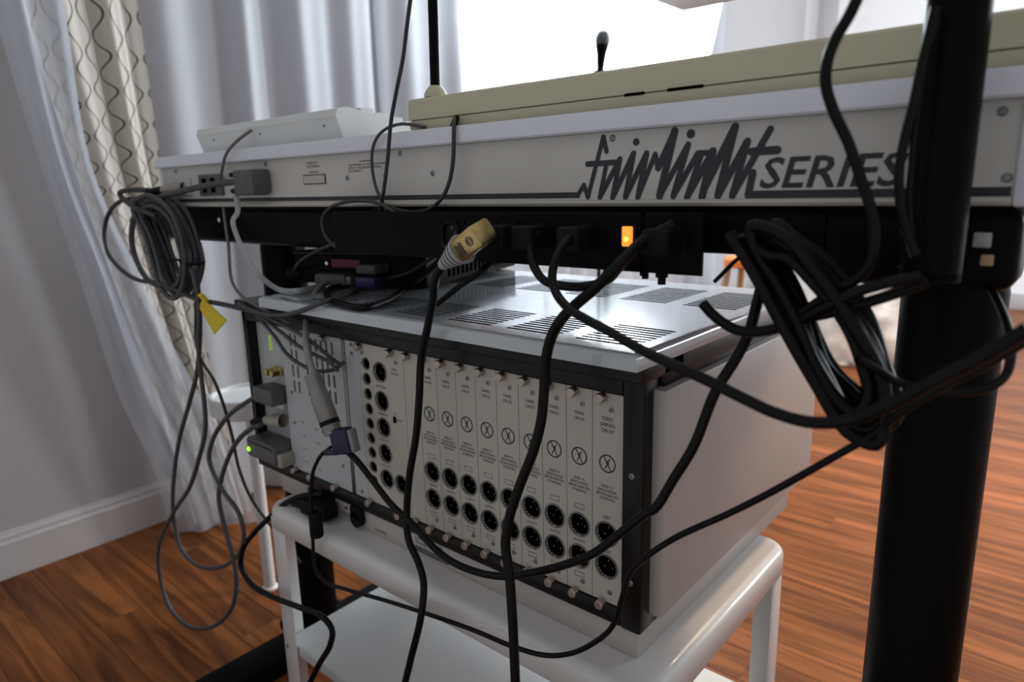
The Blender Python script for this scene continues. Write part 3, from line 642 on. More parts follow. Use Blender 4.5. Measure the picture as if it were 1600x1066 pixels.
# crumpled white blanket heap on the floor at the back
bm = bmesh.new()
bmesh.ops.create_icosphere(bm, subdivisions=5, radius=1)
rnd = random.Random(4)
import mathutils.noise as mn
for v in bm.verts:
    c = v.co.copy()
    q = 1 + .12 * mn.noise(c * 2.2) + .10 * mn.noise(c * 5.0 + Vector((3, 1, 2))) + .11 * abs(mn.noise(c * 8.0)) + .06 * abs(mn.noise(c * 15.0))
    v.co = Vector((c.x * .62 * q, c.y * .40 * q, max(0.0, c.z * .50 * q if c.z > 0 else 0)))
b = MB().bm(bm, 'blanket').build('blanket_heap', ang=180)
b.location = (-.98, 3.85, .001)
tag(b, 'crumpled white blanket heaped on the floor in the background', 'blanket')

cl = thing('fill_lamp', 'unseen round white lamp added under the ceiling to light the floor', 'lamp', (LAMP_POS[0], LAMP_POS[1], 2.37))  # housing for the added lamp, out of view
MB().lathe((LAMP_POS[0], LAMP_POS[1], 2.5), (0, 0, -1), [(0, 0), (0, .09), (.02, .09), (.03, .04), (.10, .04), (.125, .20), (.128, .20), (.128, 0)], 'ceiling_white', 32).build('housing', cl)
lamp.parent = cl; lamp.location = (0, 0, -.008)

# small round white table at the left
rt_ = thing('round_table', 'small round white table on one thin leg beside the curtain', 'table', (-1.35, .70, 0))
MB().lathe((-1.35, .70, .425), (0, 0, 1), [(0, 0), (0, .072), (.004, .079), (.038, .081), (.042, .078), (.042, .072), (.036, .070), (.036, 0)], 'table_white', 36).build('tray_top', rt_)
MB().cyl((-1.35, .70, .003), (-1.35, .70, .426), .0125, 'table_white').build('leg', rt_)
MB().lathe((-1.35, .70, 0), (0, 0, 1), [(0, 0), (0, .017), (.005, .017), (.008, .012)], 'table_white', 20).build('foot', rt_)

# ================================================================== KEYBOARD STAND
CY = .66
COLX = (-1.095, -.088)
sd = thing('keyboard_stand', 'black keyboard stand with two thick round columns and a cross beam', 'stand', (-.6, CY, 0))
for cx in COLX:
    MB().lathe((cx, CY, .04), (0, 0, 1), [(0, 0), (0, .038), (.75, .038), (.76, .036), (.76, 0)], 'black_paint', 32).build('column', sd)
    ft = MB().box((cx - .034, .30, 0), (cx + .034, 1.12, .042), 'black_paint', .006).build('foot', sd)
    MB().box((cx - .045, CY - .06, .042), (cx + .045, CY + .06, .060), 'black_paint', .004).build('base_plate', sd)
    MB().box((cx - .03, .612, .800), (cx + .03, 1.02, .856), 'black_paint', .008).build('support_arm', sd)
bml = MB().box((-1.375, .553, .803), (-.690, .612, .8607), 'black_paint', .012, 4).build('cross_beam', sd)
bmx = MB().box((-.176, .553, .803), (-.040, .612, .8607), 'black_paint', .012, 4).build('cross_beam', sd)
MB().box((-.690, .575, .846), (-.176, .608, .8595), 'black_paint', .002).build('tie_bar', sd)
MB().box((-.275, .551, .8215), (-.160, .5745, .856), 'black_paint', .003).build('bracket', sd)
for x, z, r in ((-1.098, .8396, .0045), (-.1878, .8412, .0075)):
    if r < .006:
        MB().lathe((x, .5535, z), (0, -1, 0), [(0, r), (.002, r), (.0035, r * .6), (.0038, 0)], 'chrome', 16).build('bolt_head', bml)
    else:
        rg = MB().lathe((x, .5535, z), (0, -1, 0), [(0, .0046), (0, .0062), (.0012, .0062), (.0014, .0046), (0, .0046)], 'chrome', 24)
        rg.lathe((x, .5535, z), (0, -1, 0), [(0, .0022), (.002, .002), (.0022, 0)], 'chrome', 12)
        rg.build('ring_bolt', bmx)
MB().box((-.0665, .5505, .8335), (-.0560, .5535, .8435), 'label_paper', .001).build('hole_plate', bmx)  # pale plate standing in for bright background behind an open square hole
MB().box((-.0610, .5505, .8215), (-.0535, .5535, .8290), 'wood_tan', .001).build('hole_plate', bmx)  # tan plate, likewise in place of a second open hole

# tall pole in front of the keyboard, clamped to the beam
tp = thing('tall_pole', 'tall black round pole rising in front of the keyboard at the right', 'pole', (-.0810, .500, .816))
MB().cyl((-.081, .500, .818), (-.081, .500, 1.75), .0172, 'black_paint', 32).build('tube', tp)
MB().box((-.104, .510, .822), (-.070, .5528, .848), 'black_paint', .003).build('clamp', tp)
MB().lathe((-.081, .500, .0), (0, 0, 1), [(.816, 0), (.816, .0168), (.818, .0172), (.822, .0172)], 'black_paint', 32).build('end_cap', tp)

# screen shell hanging from an arm of the pole, its lower corner just in view
mo = thing('monitor', 'pale monitor casing whose underside dips in at the top edge', 'monitor', (-.32, .85, 1.130))
def yawbox(mb, c, sx, sy, z0, z1, yaw, m, bev):
    t = MB().box((-sx / 2, -sy / 2, z0), (sx / 2, sy / 2, z1), m, bev, 3)
    ca, sa = math.cos(yaw), math.sin(yaw)
    mb.add([(c[0] + v[0] * ca - v[1] * sa, c[1] + v[0] * sa + v[1] * ca, v[2]) for v in t.v], t.f, m)
    return mb
yawbox(MB(), (-.310, .86), .38, .22, 1.119, 1.42, 0.0, 'monitor_shell', .008).build('casing', mo)
yawbox(MB(), (-.310, .968), .33, .010, 1.155, 1.39, 0.0, 'black_void', .002).build('screen', mo)
MB().tube(spline([(-.081, .50, 1.62), (-.11, .55, 1.63), (-.16, .68, 1.58), (-.25, .80, 1.52), (-.310, .86, 1.415)], 6), .012, 'black_paint', 12).build('arm', mo)

# ================================================================== MUSIC KEYBOARD (rear side towards us)
KY = .546
KX0, KX1, KZ0, KZ1 = -1.266, -.0475, .861, .9265
mk = thing('music_keyboard', 'long white studio keyboard seen from behind with a jagged script logo', 'keyboard', ((KX0 + KX1) / 2, .78, KZ0))
MB().box((KX0 + .002, KY + .004, KZ0 + .001), (KX1 - .002, 1.00, KZ1), 'rail_white', .003).build('body', mk)
pn = MB()
holed_panel(pn, KX0, KX1, KZ0, KZ1, KY, .004, 'kbd_panel', [])
panel = pn.build('rear_panel', mk)
lip = [(.546, KZ0), (.5415, KZ0 + .0005), (.5400, KZ0 + .003), (.5415, KZ0 + .0055), (.546, KZ0 + .006)]
MB().prism(lip, 0, KX0, KX1, 'panel_cream').build('bottom_lip', mk)
rail = [(.548, .9268), (.5380, .9268), (.5365, .9285), (.5385, .9375), (.5425, .9455), (.560, .9475), (.99, .9475), (.99, .9268)]
MB().prism(rail, 0, KX0 - .012, KX1 + .03, 'rail_white').build('top_rail', mk)
MB().box((KX1, KY - .004, KZ0 - .001), (KX1 + .030, 1.0, .9268), 'rail_white', .003).build('end_cheek', mk)
MB().box((KX0 - .012, KY - .002, KZ0 - .001), (KX0, 1.0, .9268), 'rail_white', .003).build('end_cheek', mk)
# print: stripe, jagged logo, SERIES III
YP = KY - .0004
lg = MB()
def bar(x0, x1, z0, z1, zz0=None, zz1=None):
    lg.add([(x0, YP, z0), (x1, YP, z0), (x1, YP, z1), (x0, YP, z1)], [(0, 1, 2, 3)], 'print_dark')
bar(KX0 + .012, -.3815, .8688, .8742)
bar(-.2195, KX1 - .001, .8672, .8730)
def stroke(w, a, b):
    a, b = Vector(a), Vector(b); d = (b - a).normalized(); ang = math.atan2(d.y, d.x)
    pts = []
    for i in range(7): t = ang + math.pi / 2 + math.pi * i / 6; pts.append((a.x + w * math.cos(t), a.y + w * math.sin(t)))
    for i in range(7): t = ang - math.pi / 2 + math.pi * i / 6; pts.append((b.x + w * math.cos(t), b.y + w * math.sin(t)))
    global stroke_k
    stroke_k += 1
    lg.add([(p[0], YP - .000004 * stroke_k, p[1]) for p in pts], [tuple(range(14))], 'print_dark')
stroke_k = 0
for w, pts in LOGO_STROKES:
    for a, b in zip(pts, pts[1:]): stroke(w, a, b)
for (c, r) in LOGO_DOTS:
    lg.add([(c[0] + r * math.cos(t * math.pi / 10), YP, c[1] + r * math.sin(t * math.pi / 10)) for t in range(20)], [tuple(range(20))], 'print_dark')
text_into(lg, 'SERIES', -.2105, -.1085, .8862, .0236, YP, 'print_dark', shear=.22, offset=.014)
text_into(lg, 'III', -.1055, -.0800, .8862, .0236, YP, 'print_dark', shear=.22, offset=.014)
lg.build('printed_logo', panel, smooth=False)['kind'] = 'stuff'
# small print and rating plate
fp = MB()
text_into(fp, 'MADE IN\nAUSTRALIA', -.826, -.797, .9160, .0075, YP, 'print_fine')
text_into(fp, 'SERIAL', -.822, -.799, .9065, .0024, YP, 'print_fine')
text_into(fp, 'WARNING', -.713, -.686, .9160, .0024, YP, 'print_fine')
text_into(fp, 'THIS APPARATUS MUST BE EARTHED\nSUPPLY FUSES BEFORE OPENING\nDISCONNECT', -.736, -.662, .9085, .0098, YP, 'print_fine')
fp.build('small_print', panel, smooth=False)['kind'] = 'stuff'
rp_ = MB().box((-.8366, KY - .001, .8905), (-.7855, KY, .9032), 'print_fine')
rp_.box((-.8350, KY - .0014, .8918), (-.7871, KY - .0005, .9019), 'panel_cream')
rp_.build('rating_plate', panel)
scm = MB().lathe((0, 0, 0), (0, -1, 0), [(0, .0030), (.0008, .0030), (.0016, .0022), (.0016, .0010), (.0006, .0009), (.0006, 0)], 'steel_dark', 14)
SCREW = mesh_of(scm, 'screw')
for x, z in ((-.6355, .9217), (-.6646, .8972), (-.5819, .8976), (-.739, .8969), (-.3458, .921), (-.9294, .9217), (-.0582, .9194), (-.0515, .8785), (-1.2164, .9203)):
    inst('screw', SCREW, mk, (x, KY, z))
# connectors at the left end of the rear panel
cb = MB().box((-1.1329, KY - .004, .8785), (-1.0568, KY, .9120), 'plug_grey', .0015)
for i in range(2):
    for j in range(2):
        cb.box((-1.118 + i * .028, KY - .0055, .8835 + j * .0145), (-1.106 + i * .028, KY - .0042, .8915 + j * .0145), 'black_void')
cb.build('socket_block', mk)
MB().box((-1.228, KY - .003, .880), (-1.165, KY, .9085), 'panel_cool', .001).build('socket_plate', mk)
MB().box((-1.015, KY - .003, .8775), (-.934, KY, .9150), 'plug_silver', .001).build('data_socket', mk)

# ------------------------------------------------------------------ things on top of the keyboard
TZ = .9477
cc = thing('cream_case', 'long cream slab case with a seam lying on top of the keyboard', 'case', (-.25, .66, TZ))
CX0, CX1 = -.640, .30
CCY = .566
low = [(CCY + .002, TZ), (CCY, TZ + .003), (CCY, TZ + .0105), (CCY + .25, TZ + .0105), (CCY + .25, TZ)]
MB().prism(low, 0, CX0 + .002, CX1, 'case_cream').build('lower_shell', cc)
MB().box((CX0 + .004, CCY + .0012, TZ + .0100), (CX1 - .003, CCY + .245, TZ + .0125), 'seam_dark').build('seam', cc)
upp = [(CCY, TZ + .0120), (CCY + .001, TZ + .033), (CCY + .0035, TZ + .0355), (CCY + .25, TZ + .0365), (CCY + .25, TZ + .0120)]
MB().prism(upp, 0, CX0, CX1, 'case_cream').build('upper_shell', cc)
for x0, x1 in ((-.346, -.326), (-.303, -.270)):
    MB().box((x0, CCY - .0006, TZ + .0100), (x1, CCY + .004, TZ + .0126), 'black_void').build('slot', cc)
MB().lathe((-.612, .585, TZ + .0365), (0, 0, 1), [(0, .0), (0, .0135), (.005, .0130), (.010, .0098), (.013, .0065), (.0135, 0)], 'case_cream', 24).build('knob_mount', cc)
pl = tag(MB().cyl((-.612, .585, TZ + .0503), (-.600, .585, 1.45), .0058, 'black_paint', 16).build('thin_rod'), 'thin black rod rising from the corner of the cream case', 'rod')

wk = thing('computer_keyboard', 'white wedge-shaped computer keyboard on the far left of the long keyboard', 'computer keyboard', (-.95, .65, TZ))
prof = [(.566, TZ), (.556, TZ + .028), (.560, TZ + .037), (.575, TZ + .040), (.735, TZ + .013), (.738, TZ)]
MB().prism(prof, 0, -1.150, -.768, 'case_white').build('shell', wk)
kk = MB()
for r_ in range(5):
    yc = .600 + r_ * .026; zc = TZ + .040 - (yc - .575) * (.027 / .16)
    for c in range(17):
        xc = -1.135 + c * .0215
        kk.box((xc, yc, zc - .002), (xc + .018, yc + .021, zc + .008 - .003), 'case_white')
ko = kk.build('keys', wk, smooth=False); ko['kind'] = 'stuff'
for x in (-1.10, -.96, -.80):
    inst('screw', SCREW, wk, (x, .5600, TZ + .018), scale=(.7, .7, .7))

# ================================================================== POWER STRIP
PY, PX0, PX1, PZ0, PZ1 = .510, -.7255, -.2395, .8075, .8570
ps = thing('power_strip', 'black rack power distribution strip with a lit orange switch', 'power strip', ((PX0 + PX1) / 2, .53, PZ0))
MB().box((PX0 + .018, PY + .002, PZ0 + .002), (PX1 - .018, .5525, PZ1 - .002), 'black_matte', .002).build('body', ps)
face = MB()
socks = [-.5205, -.4860, -.4400, -.4045, -.3525, -.268]
holed_panel(face, PX0, PX1, PZ0, PZ1, PY, .003, 'black_paint', [('r', x - .0135, x + .0135, .8215, .8475) for x in socks])
fo = face.build('front_plate', ps)
sk = MB()
o = [(-.0135, -.013), (.0135, -.013), (.0135, .007), (.009, .013), (-.009, .013), (-.0135, .007)]
i_ = [(p[0] * .80, p[1] * .80) for p in o]
sk.add([(p[0], -.001, p[1]) for p in o] + [(p[0], -.001, p[1]) for p in i_] + [(p[0], .012, p[1]) for p in i_],
       [(k, (k + 1) % 6, 6 + (k + 1) % 6, 6 + k) for k in range(6)] + [(6 + k, 6 + (k + 1) % 6, 12 + (k + 1) % 6, 12 + k) for k in range(6)] + [tuple(range(12, 18))], 'black_matte')
for zz in (-.006, 0.0, .006):
    sk.box((-.0012 if zz else .003, .002, zz - .0022), (.0012 if zz else .0055, .012, zz + .0022), 'rubber_grey')
SOCK = mesh_of(sk, 'socket')
for x in socks:
    inst('socket', SOCK, fo, (x, PY, .8345))
swm = MB().box((-.3125, PY - .003, .8275), (-.2975, PY, .8475), 'black_matte', .001)
sw = swm.build('switch_frame', ps)
MB().box((-.3095, PY - .0062, .8292), (-.3005, PY - .001, .8458), 'switch_lit', .001).build('lit_rocker', sw)
MB().lathe((-.3050, PY - .0064, .8355), (0, -1, 0), [(-.001, .0022), (.0003, .002), (.0006, 0)], 'switch_core', 14).build('lamp_core', sw)
MB().box((-.2945, PY - .001, PZ0 - .003), (-.2915, PY, PZ1 + .0005), 'black_void').build('panel_joint', ps)
bl = MB().cyl((-.2779, .517, PZ0 + .002), (-.2779, .517, PZ0 - .004), .0055, 'black_matte', 6)
bl.cyl((-.2779, .517, PZ0 - .004), (-.2779, .517, PZ0 - .010), .0035, 'black_matte', 10)
bl.build('bolt', ps)
bl2 = MB().cyl((-.2925, .515, PZ0 + .002), (-.2925, .515, PZ0 - .006), .003, 'black_matte', 10); bl2.build('bolt', ps)

# ================================================================== EQUIPMENT RACK
RY = .534
FX0, FX1 = -1.017, -.300        # outer black frame
ZB, ZT = .464, .6865            # card panels
rk = thing('equipment_rack', 'rack mainframe with rows of cream card panels and a vented grey lid', 'rack', ((FX0 + FX1) / 2, .75, .4105))
MB().box((-.3225, RY - .004, .444), (FX1, .56, .713), 'black_frame', .0025).build('frame_post', rk)
MB().box((FX0, RY - .004, .458), (FX0 + .012, .56, .713), 'black_frame', .002).build('frame_post', rk)
MB().box((FX0, RY - .003, .444), (-.3225, .56, ZB - .0005), 'black_frame', .002).build('bottom_bar', rk)
tb = MB().box((FX0, RY - .004, ZT + .001), (-.3225, .56, .7050), 'black_frame', .002)
tb.box((FX0, RY - .014, .7050), (FX1 + .004, .60, .7205), 'black_frame', .002)
tb.build('top_bar', rk)
MB().box((FX0 + .006, .560, .446), (FX1 - .006, .99, .712), 'black_void').build('chassis', rk)
MB().box((FX1 - .006, .56, .690), (FX1 + .004, .95, .7207), 'black_frame', .002).build('side_rail', rk)
MB().box((FX1 - .006, .56, .444), (FX1 - .001, .99, .460), 'black_frame', .001).build('side_rail', rk)
MB().box((FX1 - .003, .548, .459), (FX1 + .0125, 1.0, .6945), 'side_white', .002).build('side_panel', rk)
MB().box((FX0 - .010, .60, .459), (FX0 + .006, 1.0, .6945), 'side_white', .002).build('side_panel', rk)
# vented lid
LX0, LX1, LY0, LY1, LZ = -.906, -.2905, .500, .925, .7375
xs = [LX0, LX0 + .004]; ycells = []
groups_x = [(-.375 - .088 * k, -.309 - .088 * k) for k in range(7)]
xb = sorted({LX0 + .006, LX1 - .006} | {v for g in groups_x for v in g if v > LX0 + .01})
rows_y = [(.527, .612, 9), (.750, .872, 11)]
yb = {LY0 + .006, LY1 - .006}
slots_y = []
for a, b, nsl in rows_y:
    p = (b - a) / nsl
    for k in range(nsl):
        slots_y.append((a + k * p, a + k * p + p * .60)); yb |= set(slots_y[-1])
yb = sorted(yb)
lid = MB()
V = {}; vs = []; fs = []
def vid(i, j):
    if (i, j) not in V:
        V[(i, j)] = len(vs); vs.append((xb[i], yb[j], LZ))
    return V[(i, j)]
holes = []
for i in range(len(xb) - 1):
    for j in range(len(yb) - 1):
        xc, yc = (xb[i] + xb[i + 1]) / 2, (yb[j] + yb[j + 1]) / 2
        if any(a < xc < b for a, b in groups_x) and any(a < yc < b for a, b in slots_y):
            holes.append((xb[i], xb[i + 1], yb[j], yb[j + 1])); continue
        fs.append((vid(i, j), vid(i + 1, j), vid(i + 1, j + 1), vid(i, j + 1)))
lid.add(vs, fs, 'cover_grey')
for a, b, c, d in holes:
    lid.add([(a, c, LZ), (b, c, LZ), (b, d, LZ), (a, d, LZ), (a, c, LZ - .0003), (b, c, LZ - .0003), (b, d, LZ - .0003), (a, d, LZ - .0003)],
            [(0, 1, 5, 4), (1, 2, 6, 5), (2, 3, 7, 6), (3, 0, 4, 7)], 'cover_grey')
# rounded skirt of the lid
rims = [(0.006, LZ), (.0025, LZ - .0008), (.0008, LZ - .0028), (0.0, LZ - .005), (0.0, .7222), (.004, .7212)]
sv = []; sf = []
for d, z in rims:
    sv += [(LX0 + d, LY0 + d, z), (LX1 - d, LY0 + d, z), (LX1 - d, LY1 - d, z), (LX0 + d, LY1 - d, z)]
for k in range(len(rims) - 1):
    for q in range(4):
        sf.append((4 * k + q, 4 * k + (q + 1) % 4, 4 * k + 4 + (q + 1) % 4, 4 * k + 4 + q))
lid.add(sv, sf, 'cover_grey')
lo = lid.build('vented_lid', rk, ang=40)
MB().box((LX0 + .004, LY0 + .004, .7210), (LX1 - .004, LY1 - .004, .7235), 'black_void').build('lid_floor', lo)

# repeated small parts of the card panels
XLR_R = .0118
x = MB().lathe((0, 0, 0), (0, -1, 0), [(-.003, XLR_R), (.0004, XLR_R), (.0010, XLR_R + .0004), (.0010, XLR_R + .0016), (.0002, XLR_R + .0020), (-.0002, XLR_R + .0020)], 'steel_dark', 24)
x.lathe((0, 0, 0), (0, -1, 0), [(.0002, XLR_R), (-.016, XLR_R), (-.016, 0)], 'black_void', 24)
for t in (90, 210, 330):
    x.cyl((.0052 * math.cos(R(t)), .016, .0052 * math.sin(R(t))), (.0052 * math.cos(R(t)), .004, .0052 * math.sin(R(t))), .0009, 'steel_dark', 8)
x.box((-.003, -.0012, -XLR_R - .0006), (.003, .0003, -XLR_R + .0006), 'chrome', .0003)
XLR = mesh_of(x, 'xlr_socket')
x = MB().lathe((0, 0, 0), (0, -1, 0), [(-.003, .0070), (.0003, .0070), (.0005, .0082), (0, .0086)], 'steel_dark', 20)
x.lathe((0, 0, 0), (0, -1, 0), [(.0002, .0070), (-.012, .0070), (-.012, 0)], 'black_void', 20)
SMALL = mesh_of(x, 'round_socket')
x = MB().lathe((0, 0, 0), (0, -1, 0), [(-.002, .0030), (.002, .0030), (.002, .0046), (.0024, .0050), (.0085, .0050), (.0095, .0042), (.0095, 0)], 'brass_screw', 18)
THUMB = mesh_of(x, 'thumbscrew')
x = MB().lathe((0, 0, 0), (0, -1, 0), [(0, .0027), (.0008, .0026), (.0010, .0014), (.0003, .0010), (.0003, 0)], 'steel_dark', 14)
SMSCREW = mesh_of(x, 'small_screw')

def print_base(mb, xc, zc, icon_r):
    yp = RY - .0004
    n = 28; r0, r1 = icon_r * .86, icon_r
    vs = [(xc + r0 * math.cos(2 * math.pi * k / n), yp, zc + r0 * math.sin(2 * math.pi * k / n)) for k in range(n)] + \
         [(xc + r1 * math.cos(2 * math.pi * k / n), yp, zc + r1 * math.sin(2 * math.pi * k / n)) for k in range(n)]
    mb.add(vs, [(k, (k + 1) % n, n + (k + 1) % n, n + k) for k in range(n)], 'print_dark')
    def ln(ax, az, bx, bz, w, k):
        a, b = Vector((ax, az)), Vector((bx, bz)); d = (b - a).normalized(); q = Vector((-d.y, d.x)) * w
        mb.add([(xc + p.x * icon_r, yp - .00002 * k, zc + p.y * icon_r) for p in (a + q, a - q, b - q, b + q)], [(0, 1, 2, 3)], 'print_dark')
    ln(-.46, .78, .46, -.78, .055, 0)
    ln(.32, .58, -.02, .10, .06, 1); ln(-.10, .22, .14, -.06, .13, 2); ln(.10, -.02, -.16, -.34, .06, 3); ln(-.10, -.26, -.28, -.62, .05, 4)

def card(x0, x1, top, sockets=True, words=('OUTPUTS', None)):
    xc = (x0 + x1) / 2
    mb = MB()
    hs = [('c', xc - .0005, z, XLR_R) for z in (.5395, .5035)]
    holed_panel(mb, x0 + .0004, x1 - .0004, ZB, ZT, RY, .0025, 'panel_cream', hs)
    c = mb.build('card_panel', rk, ang=20)
    for h in hs: inst('xlr_socket', XLR, c, (h[1], RY, h[2]))
    for z in (.6825, .4625): inst('thumbscrew', THUMB, c, (xc - .0045, RY, z))
    for z in (.6705, .4760): inst('small_screw', SMSCREW, c, (xc + .0040, RY, z))
    pr = MB(); yp = RY - .0003
    ws = {5: .0125}
    z = .6605
    for line in top:
        w = .00175 * len(line) if len(top) < 3 else .0021 * len(line)
        text_into(pr, line, xc - w / 2, xc + w / 2, z, .0034 if len(top) < 3 else .0040, yp, 'print_fine' if len(top) < 3 else 'print_dark')
        z -= .0060
    print_base(pr, xc, .6148, .0095)
    z = .5905
    for line in ('REFER TO', 'SERVICE MANUAL', 'BEFORE INSERTING', 'OR REMOVING'):
        w = .00150 * len(line) + .001
        text_into(pr, line, xc - w / 2, xc + w / 2, z, .0029, yp, 'print_fine'); z -= .0043
    if words[0] != 'LEFT':
        for zc in (.5600, .4830):
            for a, b in (((-.006, -.0028), (.006, -.0023)), ((-.006, .0023), (.006, .0028)), ((-.006, -.0028), (-.0056, .0028)), ((.0056, -.0028), (.006, .0028))):
                pr.add([(xc + a[0], yp, zc + a[1]), (xc + b[0], yp, zc + a[1]), (xc + b[0], yp, zc + b[1]), (xc + a[0], yp, zc + b[1])], [(0, 1, 2, 3)], 'print_fine')
        text_into(pr, 'OUTPUTS', xc - .007, xc + .007, .5215, .0027, yp, 'print_fine')
    else:
        text_into(pr, 'LEFT', xc - .0045, xc + .0045, .5575, .0034, yp, 'print_dark')
        text_into(pr, 'RIGHT', xc - .0055, xc + .0055, .5205, .0034, yp, 'print_dark')
    pr.build('lettering', c, smooth=False)['kind'] = 'stuff'
    return c
card(-.3587, -.3235, ('STEREO', 'SAMPLING', 'CMI-337'), words=('LEFT', 'RIGHT'))
for k in range(8):
    card(-.3587 - .0315 * (k + 1), -.3587 - .0315 * k, ('CHANNEL', 'CMI-331'))
def plain(x0, x1, m, hs=(), name='card_panel', y=RY):
    mb = MB(); holed_panel(mb, x0 + .0004, x1 - .0004, ZB, ZT, y, .0025, m, list(hs))
    return mb.build(name, rk, ang=20)
bp_ = plain(-.6380, -.6107, 'panel_cream')
for z in (.6825, .4625): inst('thumbscrew', THUMB, bp_, (-.6290, RY, z))
cx_small, cx_big = -.7128, -.6848
hs = [('c', cx_small, .660 - .0206 * k, .0070) for k in range(9)] + [('c', cx_big, z, XLR_R) for z in (.653, .614, .578, .542, .506)] + [('c', -.6555, .506, .0110 + .0008)]
cp = plain(-.7275, -.6380, 'panel_cream', hs)
for h in hs:
    inst('round_socket' if h[1] == cx_small else 'xlr_socket', SMALL if h[1] == cx_small else XLR, cp, (h[1], RY, h[2]))
for xx in (-.6600, -.7225): 
    for z in (.6825, .4625): inst('thumbscrew', THUMB, cp, (xx, RY, z))
for xx, z in ((-.652, .6705), (-.652, .476), (-.7195, .674)): inst('small_screw', SMSCREW, cp, (xx, RY, z))
MB().box((-.6618, RY - .0025, .590), (-.6582, RY, .598), 'black_void', .0004).build('toggle_switch', cp)
pr = MB(); yp = RY - .0003
for z, t in ((.6335, 'SMPTE IN'), (.5965, 'METRONOME'), (.5605, 'CLICK'), (.5245, 'SYNC OUT')):
    text_into(pr, t, cx_big - .009, cx_big + .009, z, .0030, yp, 'print_fine')
text_into(pr, 'MIDI', -.6615, -.6515, .6605, .0030, yp, 'print_fine'); text_into(pr, 'CMI-28', -.6635, -.6495, .6550, .0030, yp, 'print_fine')
text_into(pr, 'ON', -.6625, -.6575, .602, .0022, yp, 'print_fine'); text_into(pr, 'MODE', -.6565, -.6475, .5942, .0024, yp, 'print_fine')
for k in range(9): text_into(pr, str(k + 1), -.7242, -.7226, .660 - .0206 * k, .0032, yp, 'print_fine')
pr.build('lettering', cp, smooth=False)['kind'] = 'stuff'
np_ = plain(-.7565, -.7275, 'panel_cool')
for xx, z in ((-.7420, .6820), (-.7420, .6700), (-.742, .4720)): inst('small_screw', SMSCREW, np_, (xx, RY, z))
MB().box((-.7640, RY - .001, ZB), (-.7568, RY + .003, ZT), 'steel_dark', .0008).build('card_guide', rk)
# power supply panel with cooling slots
hs = []
for rw in range(4):
    for c in range(9):
        if 2 <= c <= 2: continue
        x0 = -.892 + c * .0128
        z1 = .6790 - rw * .0235
        hs.append(('r', x0, x0 + .0052, z1 - .0185, z1))
sp = plain(-.9150, -.7640, 'panel_cool', hs)
for xx, z in ((-.802, .6830), (-.862, .4625), (-.802, .4625), (-.905, .4625)): inst('thumbscrew', THUMB, sp, (xx, RY, z))
for xx, z in ((-.785, .666), (-.898, .588), (-.782, .566), (-.898, .540), (-.782, .5)): inst('small_screw', SMSCREW, sp, (xx, RY, z))
pr = MB()
for r_, (a, b, t) in enumerate(((.545, .549, '1  +5V'), (.524, .528, '2  -5V'), (.503, .507, '3  +12V'), (.482, .486, '4  -12V'))):
    text_into(pr, t, -.885, -.872, a, .0030, yp, 'print_fine'); text_into(pr, 'OUT', -.846, -.836, a - .004, .0030, yp, 'print_fine')
pr.build('lettering', sp, smooth=False)['kind'] = 'stuff'
# recessed connector bay at the left
by_ = MB().box((-1.004, RY + .012, ZB), (-.916, RY + .016, ZT), 'panel_cool').build('connector_bay', rk)
for k in range(6):
    MB().box((-.9665, RY + .009, .642 + k * .0042), (-.9635, RY + .012, .6440 + k * .0042), 'led_dim').build('indicator_light', by_)
for xx in (-.9530, -.9370):
    MB().lathe((xx, RY + .012, .612), (0, -1, 0), [(0, .0065), (.008, .0065), (.0085, .0052), (.022, .0052), (.0225, .0035), (.0225, 0)], 'gold', 16).build('coax_socket', by_)
MB().box((-.975, RY + .004, .552), (-.935, RY + .012, .5425 + .019), 'label_white', .001).build('socket_block', by_)
for xx, z in ((-.311, .611), (-.311, .4990)):
    inst('screw', SCREW, rk, (xx, RY - .004, z), scale=(1.15, 1.15, 1.15))

# base unit under the cards
bs = MB().box((-.962, RY + .004, .4105), (-.3065, .97, .4445), 'side_white', .0015).build('base_unit', rk)
pr = MB(); yb_ = RY + .0036
for xx in (-.795, -.775):
    pr.add([(xx, yb_, .432), (xx + .006, yb_, .432), (xx + .006, yb_, .4345), (xx + .009, yb_, .431), (xx + .006, yb_, .4275), (xx + .006, yb_, .430), (xx, yb_, .430)], [tuple(range(7))], 'print_dark')
text_into(pr, 'REFER SERVICING TO\nQUALIFIED PERSONNEL', -.800, -.765, .421, .007, yb_, 'print_fine')
text_into(pr, 'CMI MAINFRAME\nMODEL 3  240V 50Hz', -.640, -.575, .432, .010, yb_, 'print_fine')
text_into(pr, 'CAUTION', -.725, -.700, .419, .004, yb_, 'print_fine')
pr.build('small_print', bs, smooth=False)['kind'] = 'stuff'
MB().box((-.640, RY + .0026, .4165), (-.578, RY + .004, .4235), 'plug_grey', .0003).build('serial_plate', bs)
MB().box((-.880, RY - .001, .4150), (-.815, RY + .004, .4400), 'black_matte', .001).build('mains_inlet', bs)
ft = MB().box((-.768, RY - .006, .426), (-.744, RY + .003, .4455), 'black_matte', .002)
ft.lathe((-.756, RY + .003, .427), (0, -1, 0), [(0, .012), (.009, .012), (.009, 0)], 'black_matte', 20)
ft.build('latch', bs)

